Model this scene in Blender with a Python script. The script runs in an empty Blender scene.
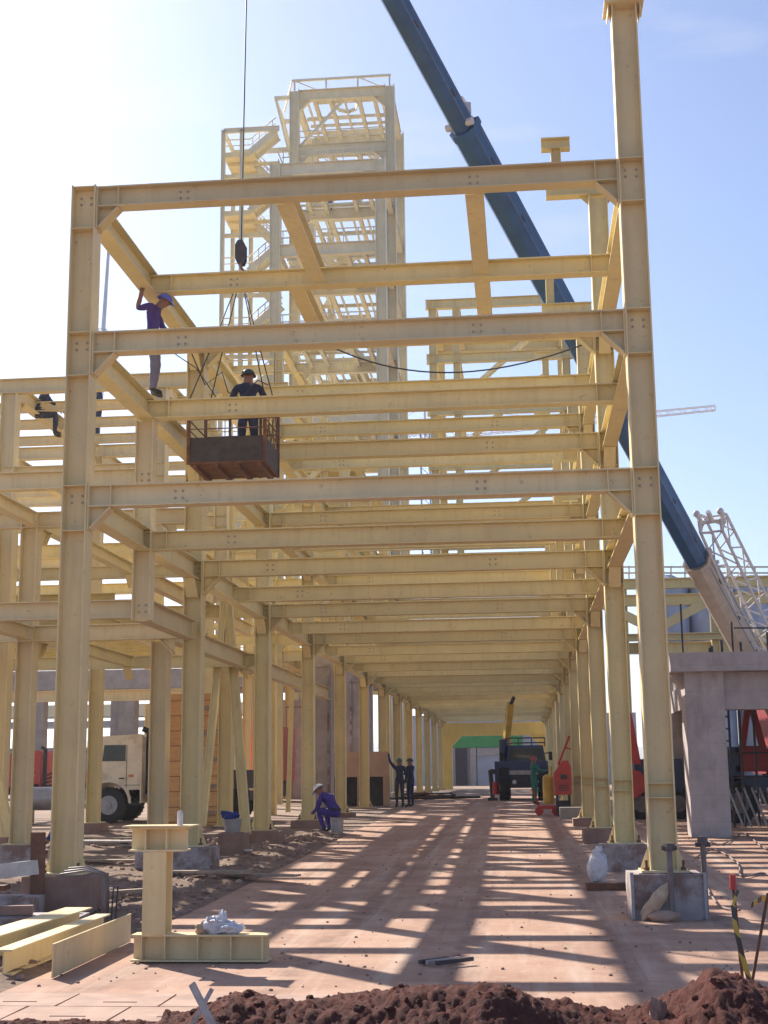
import bpy, math, random
from mathutils import Vector, Matrix, noise
random.seed(7)
sc = bpy.context.scene
C = sc.collection
V = Vector
PI = math.pi

# ------------------------------------------------------------------ camera (fitted to the photograph)
F, YAW, PITCH, ROLL, EYE = 1379.12, -0.0981, 0.1873, -0.0112, 1.70
_fw = V((math.sin(YAW)*math.cos(PITCH), math.cos(YAW)*math.cos(PITCH), math.sin(PITCH)))
_rt = V((math.cos(YAW), -math.sin(YAW), 0)); _up = _rt.cross(_fw)
_r = math.cos(ROLL)*_rt + math.sin(ROLL)*_up
_u = -math.sin(ROLL)*_rt + math.cos(ROLL)*_up
def at(u, v, Y):
    """survey helper: the world point at depth Y (metres along the yard) sighted at u, v"""
    d = _fw + (u-384)/F*_r - (v-512)/F*_u
    return V((0, 0, EYE)) + d*(Y/d.y)
cam = bpy.data.cameras.new('camera'); co = bpy.data.objects.new('camera', cam); C.objects.link(co)
cam.sensor_fit = 'VERTICAL'; cam.sensor_height = 36; cam.lens = 36*F/1024
cam.clip_start = .1; cam.clip_end = 20000
M3 = Matrix((_r, _u, -_fw)).transposed()
co.matrix_world = Matrix.Translation((0, 0, EYE)) @ M3.to_4x4()
sc.camera = co

def g(y):
    """the yard climbs gently away from the camera"""
    pts = [(-5000, 0), (18, 0), (35, .30), (52, .52), (70, .57), (20000, .57)]
    for (a, za), (b, zb) in zip(pts, pts[1:]):
        if y <= b: return za + (zb-za)*(y-a)/(b-a)
    return .57

# ------------------------------------------------------------------ materials
def new_mat(name):
    m = bpy.data.materials.new(name); m.use_nodes = True
    nt = m.node_tree; b = nt.nodes['Principled BSDF']
    return m, nt, b
def nd(nt, t, **kw):
    n = nt.nodes.new(t)
    for k, v in kw.items(): setattr(n, k, v)
    return n
def mapped(nt, scale):
    geo = nd(nt, 'ShaderNodeNewGeometry'); mp = nd(nt, 'ShaderNodeMapping')
    mp.inputs['Scale'].default_value = scale
    nt.links.new(geo.outputs['Position'], mp.inputs['Vector'])
    return mp.outputs['Vector']
def noise_tex(nt, scale, detail=4, rough=.55, vec=(1, 1, 1)):
    n = nd(nt, 'ShaderNodeTexNoise'); n.inputs['Scale'].default_value = scale
    n.inputs['Detail'].default_value = detail; n.inputs['Roughness'].default_value = rough
    nt.links.new(mapped(nt, vec), n.inputs['Vector']); return n.outputs['Fac']
def ramp(nt, src, stops):
    r = nd(nt, 'ShaderNodeValToRGB'); el = r.color_ramp.elements
    while len(el) < len(stops): el.new(.5)
    for e, (p, c) in zip(el, stops):
        e.position = p; e.color = (c[0], c[1], c[2], 1) if len(c) > 2 else (c[0],)*3+(1,)
    nt.links.new(src, r.inputs['Fac']); return r.outputs['Color']
def mixc(nt, fac, a, b, mode='MIX'):
    m = nd(nt, 'ShaderNodeMix', data_type='RGBA', blend_type=mode)
    for i, x in ((6, a), (7, b)):
        if isinstance(x, (tuple, list)): m.inputs[i].default_value = (*x[:3], 1)
        else: nt.links.new(x, m.inputs[i])
    if isinstance(fac, (int, float)): m.inputs[0].default_value = fac
    else: nt.links.new(fac, m.inputs[0])
    return m.outputs[2]
def bump(nt, b, src, strength=.3, dist=.02):
    n = nd(nt, 'ShaderNodeBump'); n.inputs['Strength'].default_value = strength
    n.inputs['Distance'].default_value = dist
    nt.links.new(src, n.inputs['Height']); nt.links.new(n.outputs['Normal'], b.inputs['Normal'])
def simple(name, col, rough=.6, metal=0, var=.18, scale=4, dirt=None, dirt_amt=.5, bmp=0, d0=.5):
    m, nt, b = new_mat(name)
    f = noise_tex(nt, scale, 5)
    lo = tuple(c*(1-var) for c in col); hi = tuple(min(1, c*(1+var)) for c in col)
    c = ramp(nt, f, [(.3, lo), (.7, hi)])
    if dirt:
        f2 = noise_tex(nt, scale*.6, 6, .7)
        k = ramp(nt, f2, [(d0, (0,)), (d0+.12 if d0 < .5 else .72, (dirt_amt,))])
        c = mixc(nt, k, c, dirt)
    nt.links.new(c, b.inputs['Base Color'])
    b.inputs['Roughness'].default_value = rough; b.inputs['Metallic'].default_value = metal
    if bmp: bump(nt, b, f, bmp)
    return m
def steel_paint(name, col, rust=.35):
    """site primer: every member its own shade, uneven coat, vertical dirt runs, scuffs down to red oxide"""
    m, nt, b = new_mat(name)
    f = noise_tex(nt, 1.3, 5)
    c = ramp(nt, f, [(.3, tuple(x*.90 for x in col)), (.7, tuple(min(1, x*1.06) for x in col))])
    oi = nd(nt, 'ShaderNodeObjectInfo')
    tone = ramp(nt, oi.outputs['Random'], [(0, (.84, .80, .74)), (.35, (1, .99, .97)), (.7, (1, 1, 1)), (1, (1.0, .94, .80))])
    c = mixc(nt, .9, c, tone, 'MULTIPLY')
    runs = noise_tex(nt, 3.0, 5, .6, (3, 3, .22))
    k = ramp(nt, runs, [(.50, (0,)), (.76, (.34,))])
    c = mixc(nt, k, c, tuple(x*y for x, y in zip(col, (.68, .55, .42))))
    pat = noise_tex(nt, 2.1, 6, .72)
    k3 = ramp(nt, pat, [(.60, (0,)), (.66, (.38,)), (.8, (.5,))])
    c = mixc(nt, k3, c, tuple(x*y for x, y in zip(col, (.80, .66, .52))))
    sc_ = noise_tex(nt, 9.0, 6, .75)
    k2 = ramp(nt, sc_, [(.61, (0,)), (.69, (rust*1.3,))])
    c = mixc(nt, k2, c, (.22, .10, .05))
    nt.links.new(c, b.inputs['Base Color'])
    r = ramp(nt, f, [(.3, (.36,)), (.7, (.58,))]); nt.links.new(r, b.inputs['Roughness'])
    bump(nt, b, noise_tex(nt, 14, 3), .10, .005)
    return m
M = {}
M['steel'] = steel_paint('cream_primer', (.80, .665, .395))
M['steel_bounce'] = steel_paint('cream_primer_bounce', (.83, .695, .365))  # copy of the cream paint with warm bounced light put into the colour
M['portal'] = steel_paint('fresh_yellow_primer', (.82, .62, .19), .1)
M['steel_pale'] = steel_paint('hazed_primer', (.76, .69, .48), .15)  # same paint again; the paleness of distant haze is put into the colour
M['steel_yellow'] = steel_paint('yellow_primer_and_bounce', (.81, .675, .34), .2)  # yellow far steel; on deep members bounced light is put into the colour too
M['bolt'] = simple('dark_bolt', (.12, .10, .10), .5, .4)
M['bolt_pale'] = simple('galvanised_bolt', (.42, .34, .27), .5, .2)
M['rust'] = simple('rusty_steel', (.17, .075, .045), .8, .1, .35, 7)
M['darksteel'] = simple('dark_worn_steel', (.055, .05, .06), .65, .2, .35, 9, (.11, .08, .07), .5)
M['galv'] = simple('grey_metal', (.36, .36, .38), .45, .5, .15, 6, (.25, .17, .12), .5)
M['black'] = simple('black_rubber', (.02, .02, .022), .75)
M['cable'] = simple('wire_rope', (.05, .048, .055), .5, .4)
M['form_post'] = simple('rusty_grey_pipe', (.20, .17, .17), .6, .3, .2, 9, (.16, .09, .06), .6)
M['machine_lamp'] = simple('amber_lamp', (.55, .2, .03), .3)
M['slat'] = simple('dirty_slat', (.44, .37, .34), .85, 0, .2, 14, (.22, .09, .06), .8)
M['hose'] = simple('dusty_hose', (.26, .19, .165), .8)
M['concrete'] = simple('raw_concrete', (.37, .33, .32), .85, 0, .16, 2.2, (.27, .22, .20), .5, .15)
def formed(name, col):
    m, nt, b = new_mat(name)
    f = noise_tex(nt, 2.2, 6); c = ramp(nt, f, [(.3, tuple(x*.82 for x in col)), (.7, tuple(x*1.15 for x in col))])
    f2 = noise_tex(nt, 1.4, 6, .7, (2, 2, .5)); c = mixc(nt, ramp(nt, f2, [(.5, (0,)), (.72, (.55,))]), c, (.22, .165, .15))
    w_ = nd(nt, 'ShaderNodeTexWave', wave_type='BANDS', bands_direction='Z', wave_profile='SAW'); w_.inputs['Scale'].default_value = .55; w_.inputs['Distortion'].default_value = .25
    nt.links.new(mapped(nt, (1, 1, 1)), w_.inputs['Vector'])
    c = mixc(nt, ramp(nt, w_.outputs['Fac'], [(0, (.25,)), (.03, (0,)), (.98, (0,)), (1, (.2,))]), c, (.17, .14, .135))
    p_ = noise_tex(nt, 24, 3, .6); c = mixc(nt, ramp(nt, p_, [(.66, (0,)), (.72, (.5,))]), c, (.14, .12, .115))
    nt.links.new(c, b.inputs['Base Color']); b.inputs['Roughness'].default_value = .85; bump(nt, b, p_, .25, .01); return m
M['formed'] = formed('board_marked_concrete', (.44, .385, .375))
M['concrete_red'] = simple('red_dusted_concrete', (.30, .185, .145), .9, 0, .22, 3, (.20, .10, .07), .7, .2)
M['concrete_grey'] = simple('grout_concrete', (.40, .34, .33), .85, 0, .25, 4, (.21, .115, .08), .8, .2, .46)
M['boom'] = simple('boom_navy', (.018, .080, .20), .42, .0, .25, 1.6, (.05, .08, .14), .5)
M['boom_wear'] = simple('worn_boom_edge', (.10, .13, .20), .4, .1, .35, 9, (.2, .17, .15), .5)
M['boom_beige'] = simple('boom_beige', (.42, .33, .25), .5, 0, .12, 3)
M['jib'] = simple('jib_white', (.60, .56, .55), .5, 0, .1, 3, (.3, .22, .2), .3)
M['rig_red_shaded'] = simple('shaded_red', (.30, .02, .028), .5, 0, .15, 3, (.12, .03, .03), .5)  # darker copy of the machine red; shade is put into the colour
M['red'] = simple('machine_red', (.50, .035, .03), .4, 0, .15, 3, (.2, .05, .04), .5)
M['yellow'] = simple('machine_yellow', (.58, .36, .05), .45, 0, .15, 4, (.2, .12, .05), .5)
M['blue'] = simple('truck_blue', (.025, .04, .115), .4, 0, .2, 3)
M['truck_cream'] = simple('truck_cream', (.82, .76, .59), .38, 0, .08, 2, (.36, .24, .16), .75)
M['orange_wood'] = None
M['wood'] = simple('weathered_plank', (.36, .27, .20), .85, 0, .25, 6, (.2, .13, .09), .5, .2)
M['wood_pale'] = simple('pale_plank', (.62, .57, .52), .8, 0, .15, 8, (.4, .3, .24), .4)
M['plaster_orange'] = simple('salmon_wall', (.50, .31, .20), .85, 0, .1, 2)
M['green'] = simple('green_sheet', (.05, .30, .09), .6, 0, .1, 2)
M['greywall'] = None
M['white'] = simple('white_plastic', (.62, .61, .64), .5, 0, .16, 14, (.42, .34, .30), .5)
M['sack'] = simple('tan_sack', (.55, .40, .27), .9, 0, .2, 9, (.3, .16, .1), .5, .4)
M['bluecloth'] = simple('blue_cloth', (.03, .045, .22), .85)
M['purple'] = simple('purple_blue_overall', (.055, .035, .24), .85, 0, .25, 12)
M['shirt'] = simple('violet_shirt', (.065, .03, .19), .85, 0, .2, 12)
M['denim'] = simple('grey_trousers', (.17, .15, .20), .85, 0, .2, 12)
M['navy'] = simple('navy_overall', (.018, .024, .065), .85, 0, .25, 12)
M['teal'] = simple('green_shirt', (.02, .17, .13), .85, 0, .2, 12)
M['skin'] = simple('brown_skin', (.25, .12, .075), .55, 0, .05, 12)
M['boot'] = simple('dark_boot', (.03, .025, .022), .7)
M['hat_white'] = simple('white_hard_hat', (.75, .75, .78), .3, 0, .03)
M['hat_blue'] = simple('blue_hard_hat', (.14, .16, .50), .3, 0, .03)
M['hat_dark'] = simple('dark_hard_hat', (.03, .04, .045), .4, 0, .03)
M['hat_green'] = simple('green_hard_hat', (.02, .12, .07), .4, 0, .03)
M['hat_red'] = simple('red_cap', (.40, .04, .04), .5, 0, .05)
M['silo'] = simple('silo_sheet', (.42, .46, .56), .5, .2, .15, .6, (.28, .30, .40), .5)
M['hill'] = simple('hill_scrub', (.10, .13, .08), .95, 0, .3, .02)
M['deck'] = simple('deck_sheet_yellow', (.58, .45, .17), .6, 0, .15, 2)
def glass():
    m, nt, b = new_mat('cab_glass'); b.inputs['Base Color'].default_value = (.05, .06, .065, 1)
    b.inputs['Roughness'].default_value = .06; b.inputs['IOR'].default_value = 1.5
    return m
M['glass'] = glass()
def plank_mat():
    m, nt, b = new_mat('orange_formwork')
    w = nd(nt, 'ShaderNodeTexBrick'); w.inputs['Scale'].default_value = 1
    w.inputs['Color1'].default_value = (.74, .42, .17, 1); w.inputs['Color2'].default_value = (.66, .36, .14, 1)
    w.inputs['Mortar'].default_value = (.22, .10, .05, 1); w.inputs['Mortar Size'].default_value = .012
    w.inputs['Brick Width'].default_value = 2.4; w.inputs['Row Height'].default_value = .42
    geo = nd(nt, 'ShaderNodeNewGeometry'); sp = nd(nt, 'ShaderNodeSeparateXYZ'); cb = nd(nt, 'ShaderNodeCombineXYZ')
    nt.links.new(geo.outputs['Position'], sp.inputs[0])
    nt.links.new(sp.outputs['X'], cb.inputs['X']); nt.links.new(sp.outputs['Z'], cb.inputs['Y'])
    nt.links.new(cb.outputs[0], w.inputs['Vector'])
    f = noise_tex(nt, 5, 5, .6, (1, 1, 6)); k = ramp(nt, f, [(.45, (0,)), (.75, (.5,))])
    c = mixc(nt, k, w.outputs['Color'], (.30, .13, .06))
    nt.links.new(c, b.inputs['Base Color']); b.inputs['Roughness'].default_value = .8
    return m
M['orange_wood'] = plank_mat()
def corrugated():
    m, nt, b = new_mat('grey_corrugated')
    w = nd(nt, 'ShaderNodeTexWave', wave_type='BANDS', bands_direction='X'); w.inputs['Scale'].default_value = 1.5
    nt.links.new(mapped(nt, (1, 1, 1)), w.inputs['Vector'])
    c = ramp(nt, noise_tex(nt, .8), [(.3, (.36, .38, .47)), (.7, (.44, .46, .54))])
    nt.links.new(c, b.inputs['Base Color']); b.inputs['Roughness'].default_value = .5
    bump(nt, b, w.outputs['Fac'], .6, .05)
    return m
M['greywall'] = corrugated()
def ground_mat(name, a, b_, c_, sc1, stones=0, bmpd=.02, bstr=.5, tracks=False):
    m, nt, b = new_mat(name)
    f = noise_tex(nt, sc1, 8, .6); f2 = noise_tex(nt, sc1*.13, 4, .5); f3 = noise_tex(nt, sc1*14, 4, .7)
    c = ramp(nt, f, [(.28, a), (.5, b_), (.74, c_)])
    c = mixc(nt, ramp(nt, f2, [(.35, (0,)), (.7, (.55,))]), c, tuple(x*.72 for x in b_))
    c = mixc(nt, ramp(nt, f3, [(.55, (0,)), (.8, (.35,))]), c, tuple(x*.55 for x in a))
    if tracks:
        st_ = noise_tex(nt, .55, 6, .7); c = mixc(nt, ramp(nt, st_, [(.52, (0,)), (.60, (.45,)), (.8, (.6,))]), c, (.27, .145, .095))
        fd = noise_tex(nt, 6, 8, .75); c = mixc(nt, ramp(nt, fd, [(.56, (0,)), (.68, (.45,))]), c, (.60, .44, .33))
        wv = nd(nt, 'ShaderNodeTexWave', wave_type='BANDS', bands_direction='X'); wv.inputs['Scale'].default_value = .22; wv.inputs['Distortion'].default_value = 2.2; wv.inputs['Detail'].default_value = 3; wv.inputs['Detail Scale'].default_value = .35
        nt.links.new(mapped(nt, (1, .25, 1)), wv.inputs['Vector'])
        tn = noise_tex(nt, 3, 5, .7); mt_ = nd(nt, 'ShaderNodeMath', operation='MULTIPLY'); nt.links.new(ramp(nt, wv.outputs['Fac'], [(.86, (0,)), (.97, (.8,))]), mt_.inputs[0]); nt.links.new(ramp(nt, tn, [(.4, (0,)), (.6, (1,))]), mt_.inputs[1])
        c = mixc(nt, mt_.outputs[0], c, (.24, .13, .09))
        f4 = noise_tex(nt, 1.6, 5, .6, (2.2, .16, 1))
        c = mixc(nt, ramp(nt, f4, [(.5, (0,)), (.72, (.5,))]), c, (.60, .47, .37))
        bk = nd(nt, 'ShaderNodeTexBrick'); bk.inputs['Scale'].default_value = 1
        bk.inputs['Brick Width'].default_value = 1.9; bk.inputs['Row Height'].default_value = 1.5
        bk.inputs['Mortar Size'].default_value = .018; bk.inputs['Mortar Smooth'].default_value = .3
        bk.inputs['Color1'].default_value = bk.inputs['Color2'].default_value = (1, 1, 1, 1)
        bk.inputs['Mortar'].default_value = (.45, .40, .38, 1)
        nt.links.new(mapped(nt, (1, 1, 1)), bk.inputs['Vector'])
        c = mixc(nt, .22, c, bk.outputs['Color'], 'MULTIPLY')
    nt.links.new(c, b.inputs['Base Color']); b.inputs['Roughness'].default_value = .92
    mx = nd(nt, 'ShaderNodeMath', operation='ADD'); nt.links.new(f, mx.inputs[0]); nt.links.new(f3, mx.inputs[1])
    bump(nt, b, mx.outputs[0], bstr, bmpd)
    return m
M['yard'] = ground_mat('dusty_red_paving', (.36, .195, .125), (.46, .27, .185), (.54, .35, .25), 1.6, 0, .012, .5, True)
M['earth'] = ground_mat('dusty_earth', (.22, .135, .095), (.30, .20, .145), (.40, .29, .22), 1.1, 0, .03, .7)
M['rubble'] = ground_mat('gravelly_earth', (.15, .085, .058), (.27, .175, .12), (.42, .31, .235), 3.2, 0, .04, .9)
M['soil'] = ground_mat('dark_red_soil', (.075, .016, .010), (.145, .032, .019), (.24, .068, .042), 9, 0, .03, 1.0)
M['paver'] = simple('pale_paver', (.42, .27, .205), .9, 0, .18, 4, (.3, .16, .11), .6, .2)
def tape_mat():
    m, nt, b = new_mat('warning_tape')
    w = nd(nt, 'ShaderNodeTexWave', wave_type='BANDS', bands_direction='DIAGONAL'); w.inputs['Scale'].default_value = 3.0
    nt.links.new(mapped(nt, (1, 1, 1)), w.inputs['Vector'])
    c = ramp(nt, w.outputs['Fac'], [(.46, (.60, .42, .07)), (.5, (.08, .06, .05))])
    nt.links.new(c, b.inputs['Base Color']); b.inputs['Roughness'].default_value = .45
    return m
M['tape'] = tape_mat()

# ------------------------------------------------------------------ mesh builder
class MB:
    def __init__(s): s.v = []; s.f = []; s.m = []; s.sm = []
    def add(s, vs, fs, m=0, sm=False):
        n = len(s.v); s.v += [V(p) for p in vs]
        for q in fs: s.f.append([n+i for i in q]); s.m.append(m); s.sm.append(sm)
    def box(s, c, d, m=0, R=None):
        c = V(c); x, y, z = d[0]/2, d[1]/2, d[2]/2
        vs = [V((i*x, j*y, k*z)) for k in (-1, 1) for j in (-1, 1) for i in (-1, 1)]
        if R: vs = [R @ p for p in vs]
        s.add([p+c for p in vs], [(0, 2, 3, 1), (4, 5, 7, 6), (0, 1, 5, 4), (2, 6, 7, 3), (0, 4, 6, 2), (1, 3, 7, 5)], m)
    def frame(s, p0, p1, up):
        d = (V(p1)-V(p0)); L = d.length; d = d/L
        u = V(up) - d*d.dot(V(up))
        if u.length < 1e-4: u = V((1, 0, 0)) - d*d.x
        u.normalize(); return d, u, d.cross(u), L
    def bar(s, p0, p1, w, h, m=0, up=(0, 0, 1)):
        """w across, h along up"""
        d, u, t, L = s.frame(p0, p1, up); p0, p1 = V(p0), V(p1)
        a = [(-1, -1), (1, -1), (1, 1), (-1, 1)]
        vs = [p + t*(i*w/2) + u*(j*h/2) for p in (p0, p1) for i, j in a]
        s.add(vs, [(0, 3, 2, 1), (4, 5, 6, 7), (0, 1, 5, 4), (1, 2, 6, 5), (2, 3, 7, 6), (3, 0, 4, 7)], m)
    def ibeam(s, p0, p1, h=.3, w=.22, tf=.018, tw=.014, up=(0, 0, 1), m=0):
        """rolled H section; web lies along up"""
        d, u, t, L = s.frame(p0, p1, up); p0, p1 = V(p0), V(p1)
        H, W, w2 = h/2, w/2, tw/2
        pr = [(-W, -H), (W, -H), (W, -H+tf), (w2, -H+tf), (w2, H-tf), (W, H-tf), (W, H), (-W, H), (-W, H-tf), (-w2, H-tf), (-w2, -H+tf), (-W, -H+tf)]
        vs = [p + t*a + u*b for p in (p0, p1) for a, b in pr]
        n = 12
        fs = [(i, (i+1) % n, n+(i+1) % n, n+i) for i in range(n)] + [list(range(n))[::-1], list(range(n, 2*n))]
        s.add(vs, fs, m)
    def prism(s, pts, off, m=0):
        n = len(pts); pts = [V(p) for p in pts]; off = V(off)
        s.add(pts + [p+off for p in pts], [list(range(n))[::-1], list(range(n, 2*n))] + [(i, (i+1) % n, n+(i+1) % n, n+i) for i in range(n)], m)
    def tube(s, p0, p1, r, n=8, r2=None, m=0, sm=True):
        d, u, t, L = s.frame(p0, p1, (0, 0, 1)); r2 = r if r2 is None else r2
        vs = [V(p) + (u*math.cos(2*PI*i/n) + t*math.sin(2*PI*i/n))*q for p, q in ((p0, r), (p1, r2)) for i in range(n)]
        s.add(vs, [(i, (i+1) % n, n+(i+1) % n, n+i) for i in range(n)], m, sm)
        s.add(vs, [list(range(n))[::-1], list(range(n, 2*n))], m)
    def path(s, pts, r, n=6, m=0):
        pts = [V(p) for p in pts]; vs = []
        for k, p in enumerate(pts):
            d = (pts[min(k+1, len(pts)-1)] - pts[max(k-1, 0)]).normalized()
            u = V((0, 0, 1)) - d*d.z
            if u.length < 1e-3: u = V((1, 0, 0))
            u.normalize(); t = d.cross(u)
            vs += [p + (u*math.cos(2*PI*i/n) + t*math.sin(2*PI*i/n))*r for i in range(n)]
        fs = [(k*n+i, k*n+(i+1) % n, (k+1)*n+(i+1) % n, (k+1)*n+i) for k in range(len(pts)-1) for i in range(n)]
        fs += [list(range(n))[::-1], list(range((len(pts)-1)*n, len(pts)*n))]
        s.add(vs, fs, m, True)
    def blob(s, c, r, nu=12, nv=8, jit=0, m=0, sm=True, seed=0, zmin=-1):
        c = V(c); r = V(r) if hasattr(r, '__len__') else V((r, r, r)); vs = []
        for j in range(nv+1):
            th = PI*j/nv
            for i in range(nu):
                ph = 2*PI*i/nu
                d = V((math.sin(th)*math.cos(ph), math.sin(th)*math.sin(ph), max(zmin, math.cos(th))))
                k = 1 + jit*(noise.noise(d*1.9 + V((seed, seed*.37, 1.3)))*1.6 + (noise.noise(d*6.5 + V((seed, 3, seed)))*.55 if nu > 13 else 0))
                vs.append(c + V((d.x*r.x, d.y*r.y, d.z*r.z))*k)
        s.add(vs, [(j*nu+i, (j+1)*nu+i, (j+1)*nu+(i+1) % nu, j*nu+(i+1) % nu) for j in range(nv) for i in range(nu)], m, sm)
    def mesh(s, name, mats):
        me = bpy.data.meshes.new(name)
        me.from_pydata([tuple(p) for p in s.v], [], s.f)
        for x in (mats if isinstance(mats, (list, tuple)) else [mats]): me.materials.append(x)
        me.polygons.foreach_set('material_index', s.m); me.polygons.foreach_set('use_smooth', s.sm)
        me.validate(); me.update(); return me
    def build(s, name, mats, parent=None, local=False):
        """vertices are world coordinates unless local; the object's origin is put at its own base"""
        if not local and s.v:
            lo = V(min(p[i] for p in s.v) for i in range(3)); hi = V(max(p[i] for p in s.v) for i in range(3))
            o0 = V(((lo.x+hi.x)/2, (lo.y+hi.y)/2, lo.z))
            s.v = [p-o0 for p in s.v]
        else: o0 = V((0, 0, 0))
        o = bpy.data.objects.new(name, s.mesh(name, mats)); C.objects.link(o)
        if parent is not None:
            o.parent = parent
            if not local: o.location = o0 - wloc(parent)
        else: o.location = o0
        return o
def wloc(o):
    p = V(o.location)
    return p + wloc(o.parent) if o.parent else p
def tag(o, label=None, cat=None, group=None, kind=None):
    if label: o['label'] = label
    if cat: o['category'] = cat
    if group: o['group'] = group
    if kind: o['kind'] = kind
    return o
def thing(name, label, cat, loc=(0, 0, 0), rz=0, group=None):
    o = bpy.data.objects.new(name, None); C.objects.link(o); o.location = loc; o.rotation_euler = (0, 0, rz)
    o.empty_display_size = .3
    return tag(o, label, cat, group)
def inst(name, me, parent, loc=(0, 0, 0), rz=0, sx=1):
    o = bpy.data.objects.new(name, me); C.objects.link(o); o.parent = parent; o.location = loc
    o.rotation_euler = (0, 0, rz); o.scale = (sx, 1, 1); return o
def lattice(mb, p0, p1, w, r, n, up=(0, 0, 1), taper=1, m=0, sides=5):
    d, u, t, L = mb.frame(p0, p1, up); p0 = V(p0)
    def corner(q, i):
        k = q/n; a = w/2*(1+(taper-1)*k); return p0 + d*(L*k) + (t*(1, -1, -1, 1)[i] + u*(1, 1, -1, -1)[i])*a
    for i in range(4): mb.tube(corner(0, i), corner(n, i), r, sides, m=m)
    for q in range(n):
        for i in range(4):
            j = (i+1) % 4
            a, b = (corner(q, i), corner(q+1, j)) if q % 2 else (corner(q, j), corner(q+1, i))
            mb.tube(a, b, r*.55, 4, m=m)
    for q in (0, n):
        for i in range(4): mb.tube(corner(q, i), corner(q, (i+1) % 4), r*.7, 4, m=m)

# ------------------------------------------------------------------ light and sky
AZ, EL = math.radians(-41.5), math.radians(35.8)
sd = V((math.sin(AZ)*math.cos(EL), math.cos(AZ)*math.cos(EL), math.sin(EL)))
L = bpy.data.lights.new('sun', 'SUN'); L.energy = 5.0; L.angle = math.radians(.55); L.color = (1, .93, .82)
lo = bpy.data.objects.new('sun', L); C.objects.link(lo); lo.rotation_euler = (-sd).to_track_quat('-Z', 'Y').to_euler()
w = bpy.data.worlds.new('World'); sc.world = w; w.use_nodes = True
nt = w.node_tree; bg = nt.nodes['Background']
sky = nd(nt, 'ShaderNodeTexSky', sky_type='NISHITA'); sky.sun_disc = False
sky.sun_elevation = EL; sky.sun_rotation = AZ; sky.air_density = 1.0; sky.dust_density = 1.6; sky.ozone_density = 2.2; sky.altitude = 600
tc_ = nd(nt, 'ShaderNodeTexCoord'); cn = nd(nt, 'ShaderNodeTexNoise'); cmap = nd(nt, 'ShaderNodeMapping')
cmap.inputs['Scale'].default_value = (2.2, 2.2, 11); nt.links.new(tc_.outputs['Generated'], cmap.inputs['Vector'])
cn.inputs['Scale'].default_value = 1.7; cn.inputs['Detail'].default_value = 6; nt.links.new(cmap.outputs[0], cn.inputs['Vector'])
tint = mixc(nt, 1.0, sky.outputs[0], (.94, .975, 1.10), 'MULTIPLY')
cl_ = ramp(nt, cn.outputs['Fac'], [(.60, (0,)), (.76, (.24,))])
skyc = mixc(nt, cl_, tint, (6.2, 5.9, 6.4))
nt.links.new(skyc, bg.inputs['Color']); bg.inputs['Strength'].default_value = .088
sc.view_settings.view_transform = 'Standard'; sc.view_settings.look = 'None'
sc.view_settings.exposure = .88; sc.view_settings.gamma = 1; sc.view_settings.use_curve_mapping = False
sc.cycles.max_bounces = 6; sc.cycles.diffuse_bounces = 3; sc.cycles.use_denoising = True
try: sc.cycles.denoiser = 'OPENIMAGEDENOISE'
except Exception: pass

hz = bpy.data.materials.new('dusty_air'); hz.use_nodes = True
hn = hz.node_tree; hn.nodes.clear(); ho = hn.nodes.new('ShaderNodeOutputMaterial'); hv = hn.nodes.new('ShaderNodeVolumePrincipled')
hv.inputs['Density'].default_value = HAZE = .0004; hv.inputs['Color'].default_value = (.93, .95, 1, 1); hv.inputs['Anisotropy'].default_value = .45
hn.links.new(hv.outputs[0], ho.inputs['Volume'])

# ------------------------------------------------------------------ ground
def sheet(name, xs, ys, zf, mat, kind='structure'):
    mb = MB(); n = len(xs)
    mb.add([(x, y, zf(x, y)) for y in ys for x in xs], [(j*n+i, j*n+i+1, (j+1)*n+i+1, (j+1)*n+i) for j in range(len(ys)-1) for i in range(n-1)], 0, True)
    o = mb.build(name, mat); o['kind'] = kind; return o
def fr(a, b, s): return [a + (b-a)*i/max(1, round((b-a)/s)) for i in range(max(1, round((b-a)/s))+1)]
sheet('ground', [-2500, -400, -60, -20, -6, 0, 6, 20, 60, 400, 2500], [-300, -20, 0, 10, 18, 22, 28, 35, 42, 52, 60, 70, 150, 600, 4000], lambda x, y: g(y)-.012, M['earth'])
YL, YR = -4.25, 9.0
sheet('paved_yard', fr(YL, YR, .5), fr(9.4, 70, 1.0), lambda x, y: g(y), M['yard'])
def rough(x, y):
    e = min(1, (YL-x)/.6)
    return g(y) - .005 + max(0, e)*(.05 + .10*max(-.4, noise.fractal(V((x*.9, y*.9, 0)), 1, 2, 4)) + .035*noise.noise(V((x*6, y*6, 3))))
sheet('rough_ground', fr(-16, YL, .09), fr(11.3, 34, .12), rough, M['rubble'])
# pebbles and debris on the unpaved strip
mb = MB()
for i in range(1500):
    x = YL - abs(random.gauss(0, 2.2)) - .02; y = random.uniform(11.6, 33); r = random.choice((.012, .016, .022, .03, .045))
    mb.blob((x, y, rough(x, y)+r*.3), (r*random.uniform(.8, 1.6), r*random.uniform(.8, 1.4), r*.8), 6, 4, .3, 0 if random.random() < .7 else 1, False, i)
for i in range(900):
    x = random.uniform(YL, 4); y = 9.7 + 24*random.random()**1.6; r = random.choice((.005, .006, .008, .011, .018))
    mb.blob((x, y, g(y)+r*.3), (r, r*1.2, r*.7), 6, 4, .3, 0, False, i)
tag(mb.build('gravel', [M['concrete_red'], M['paver']]), kind='stuff')
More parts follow.
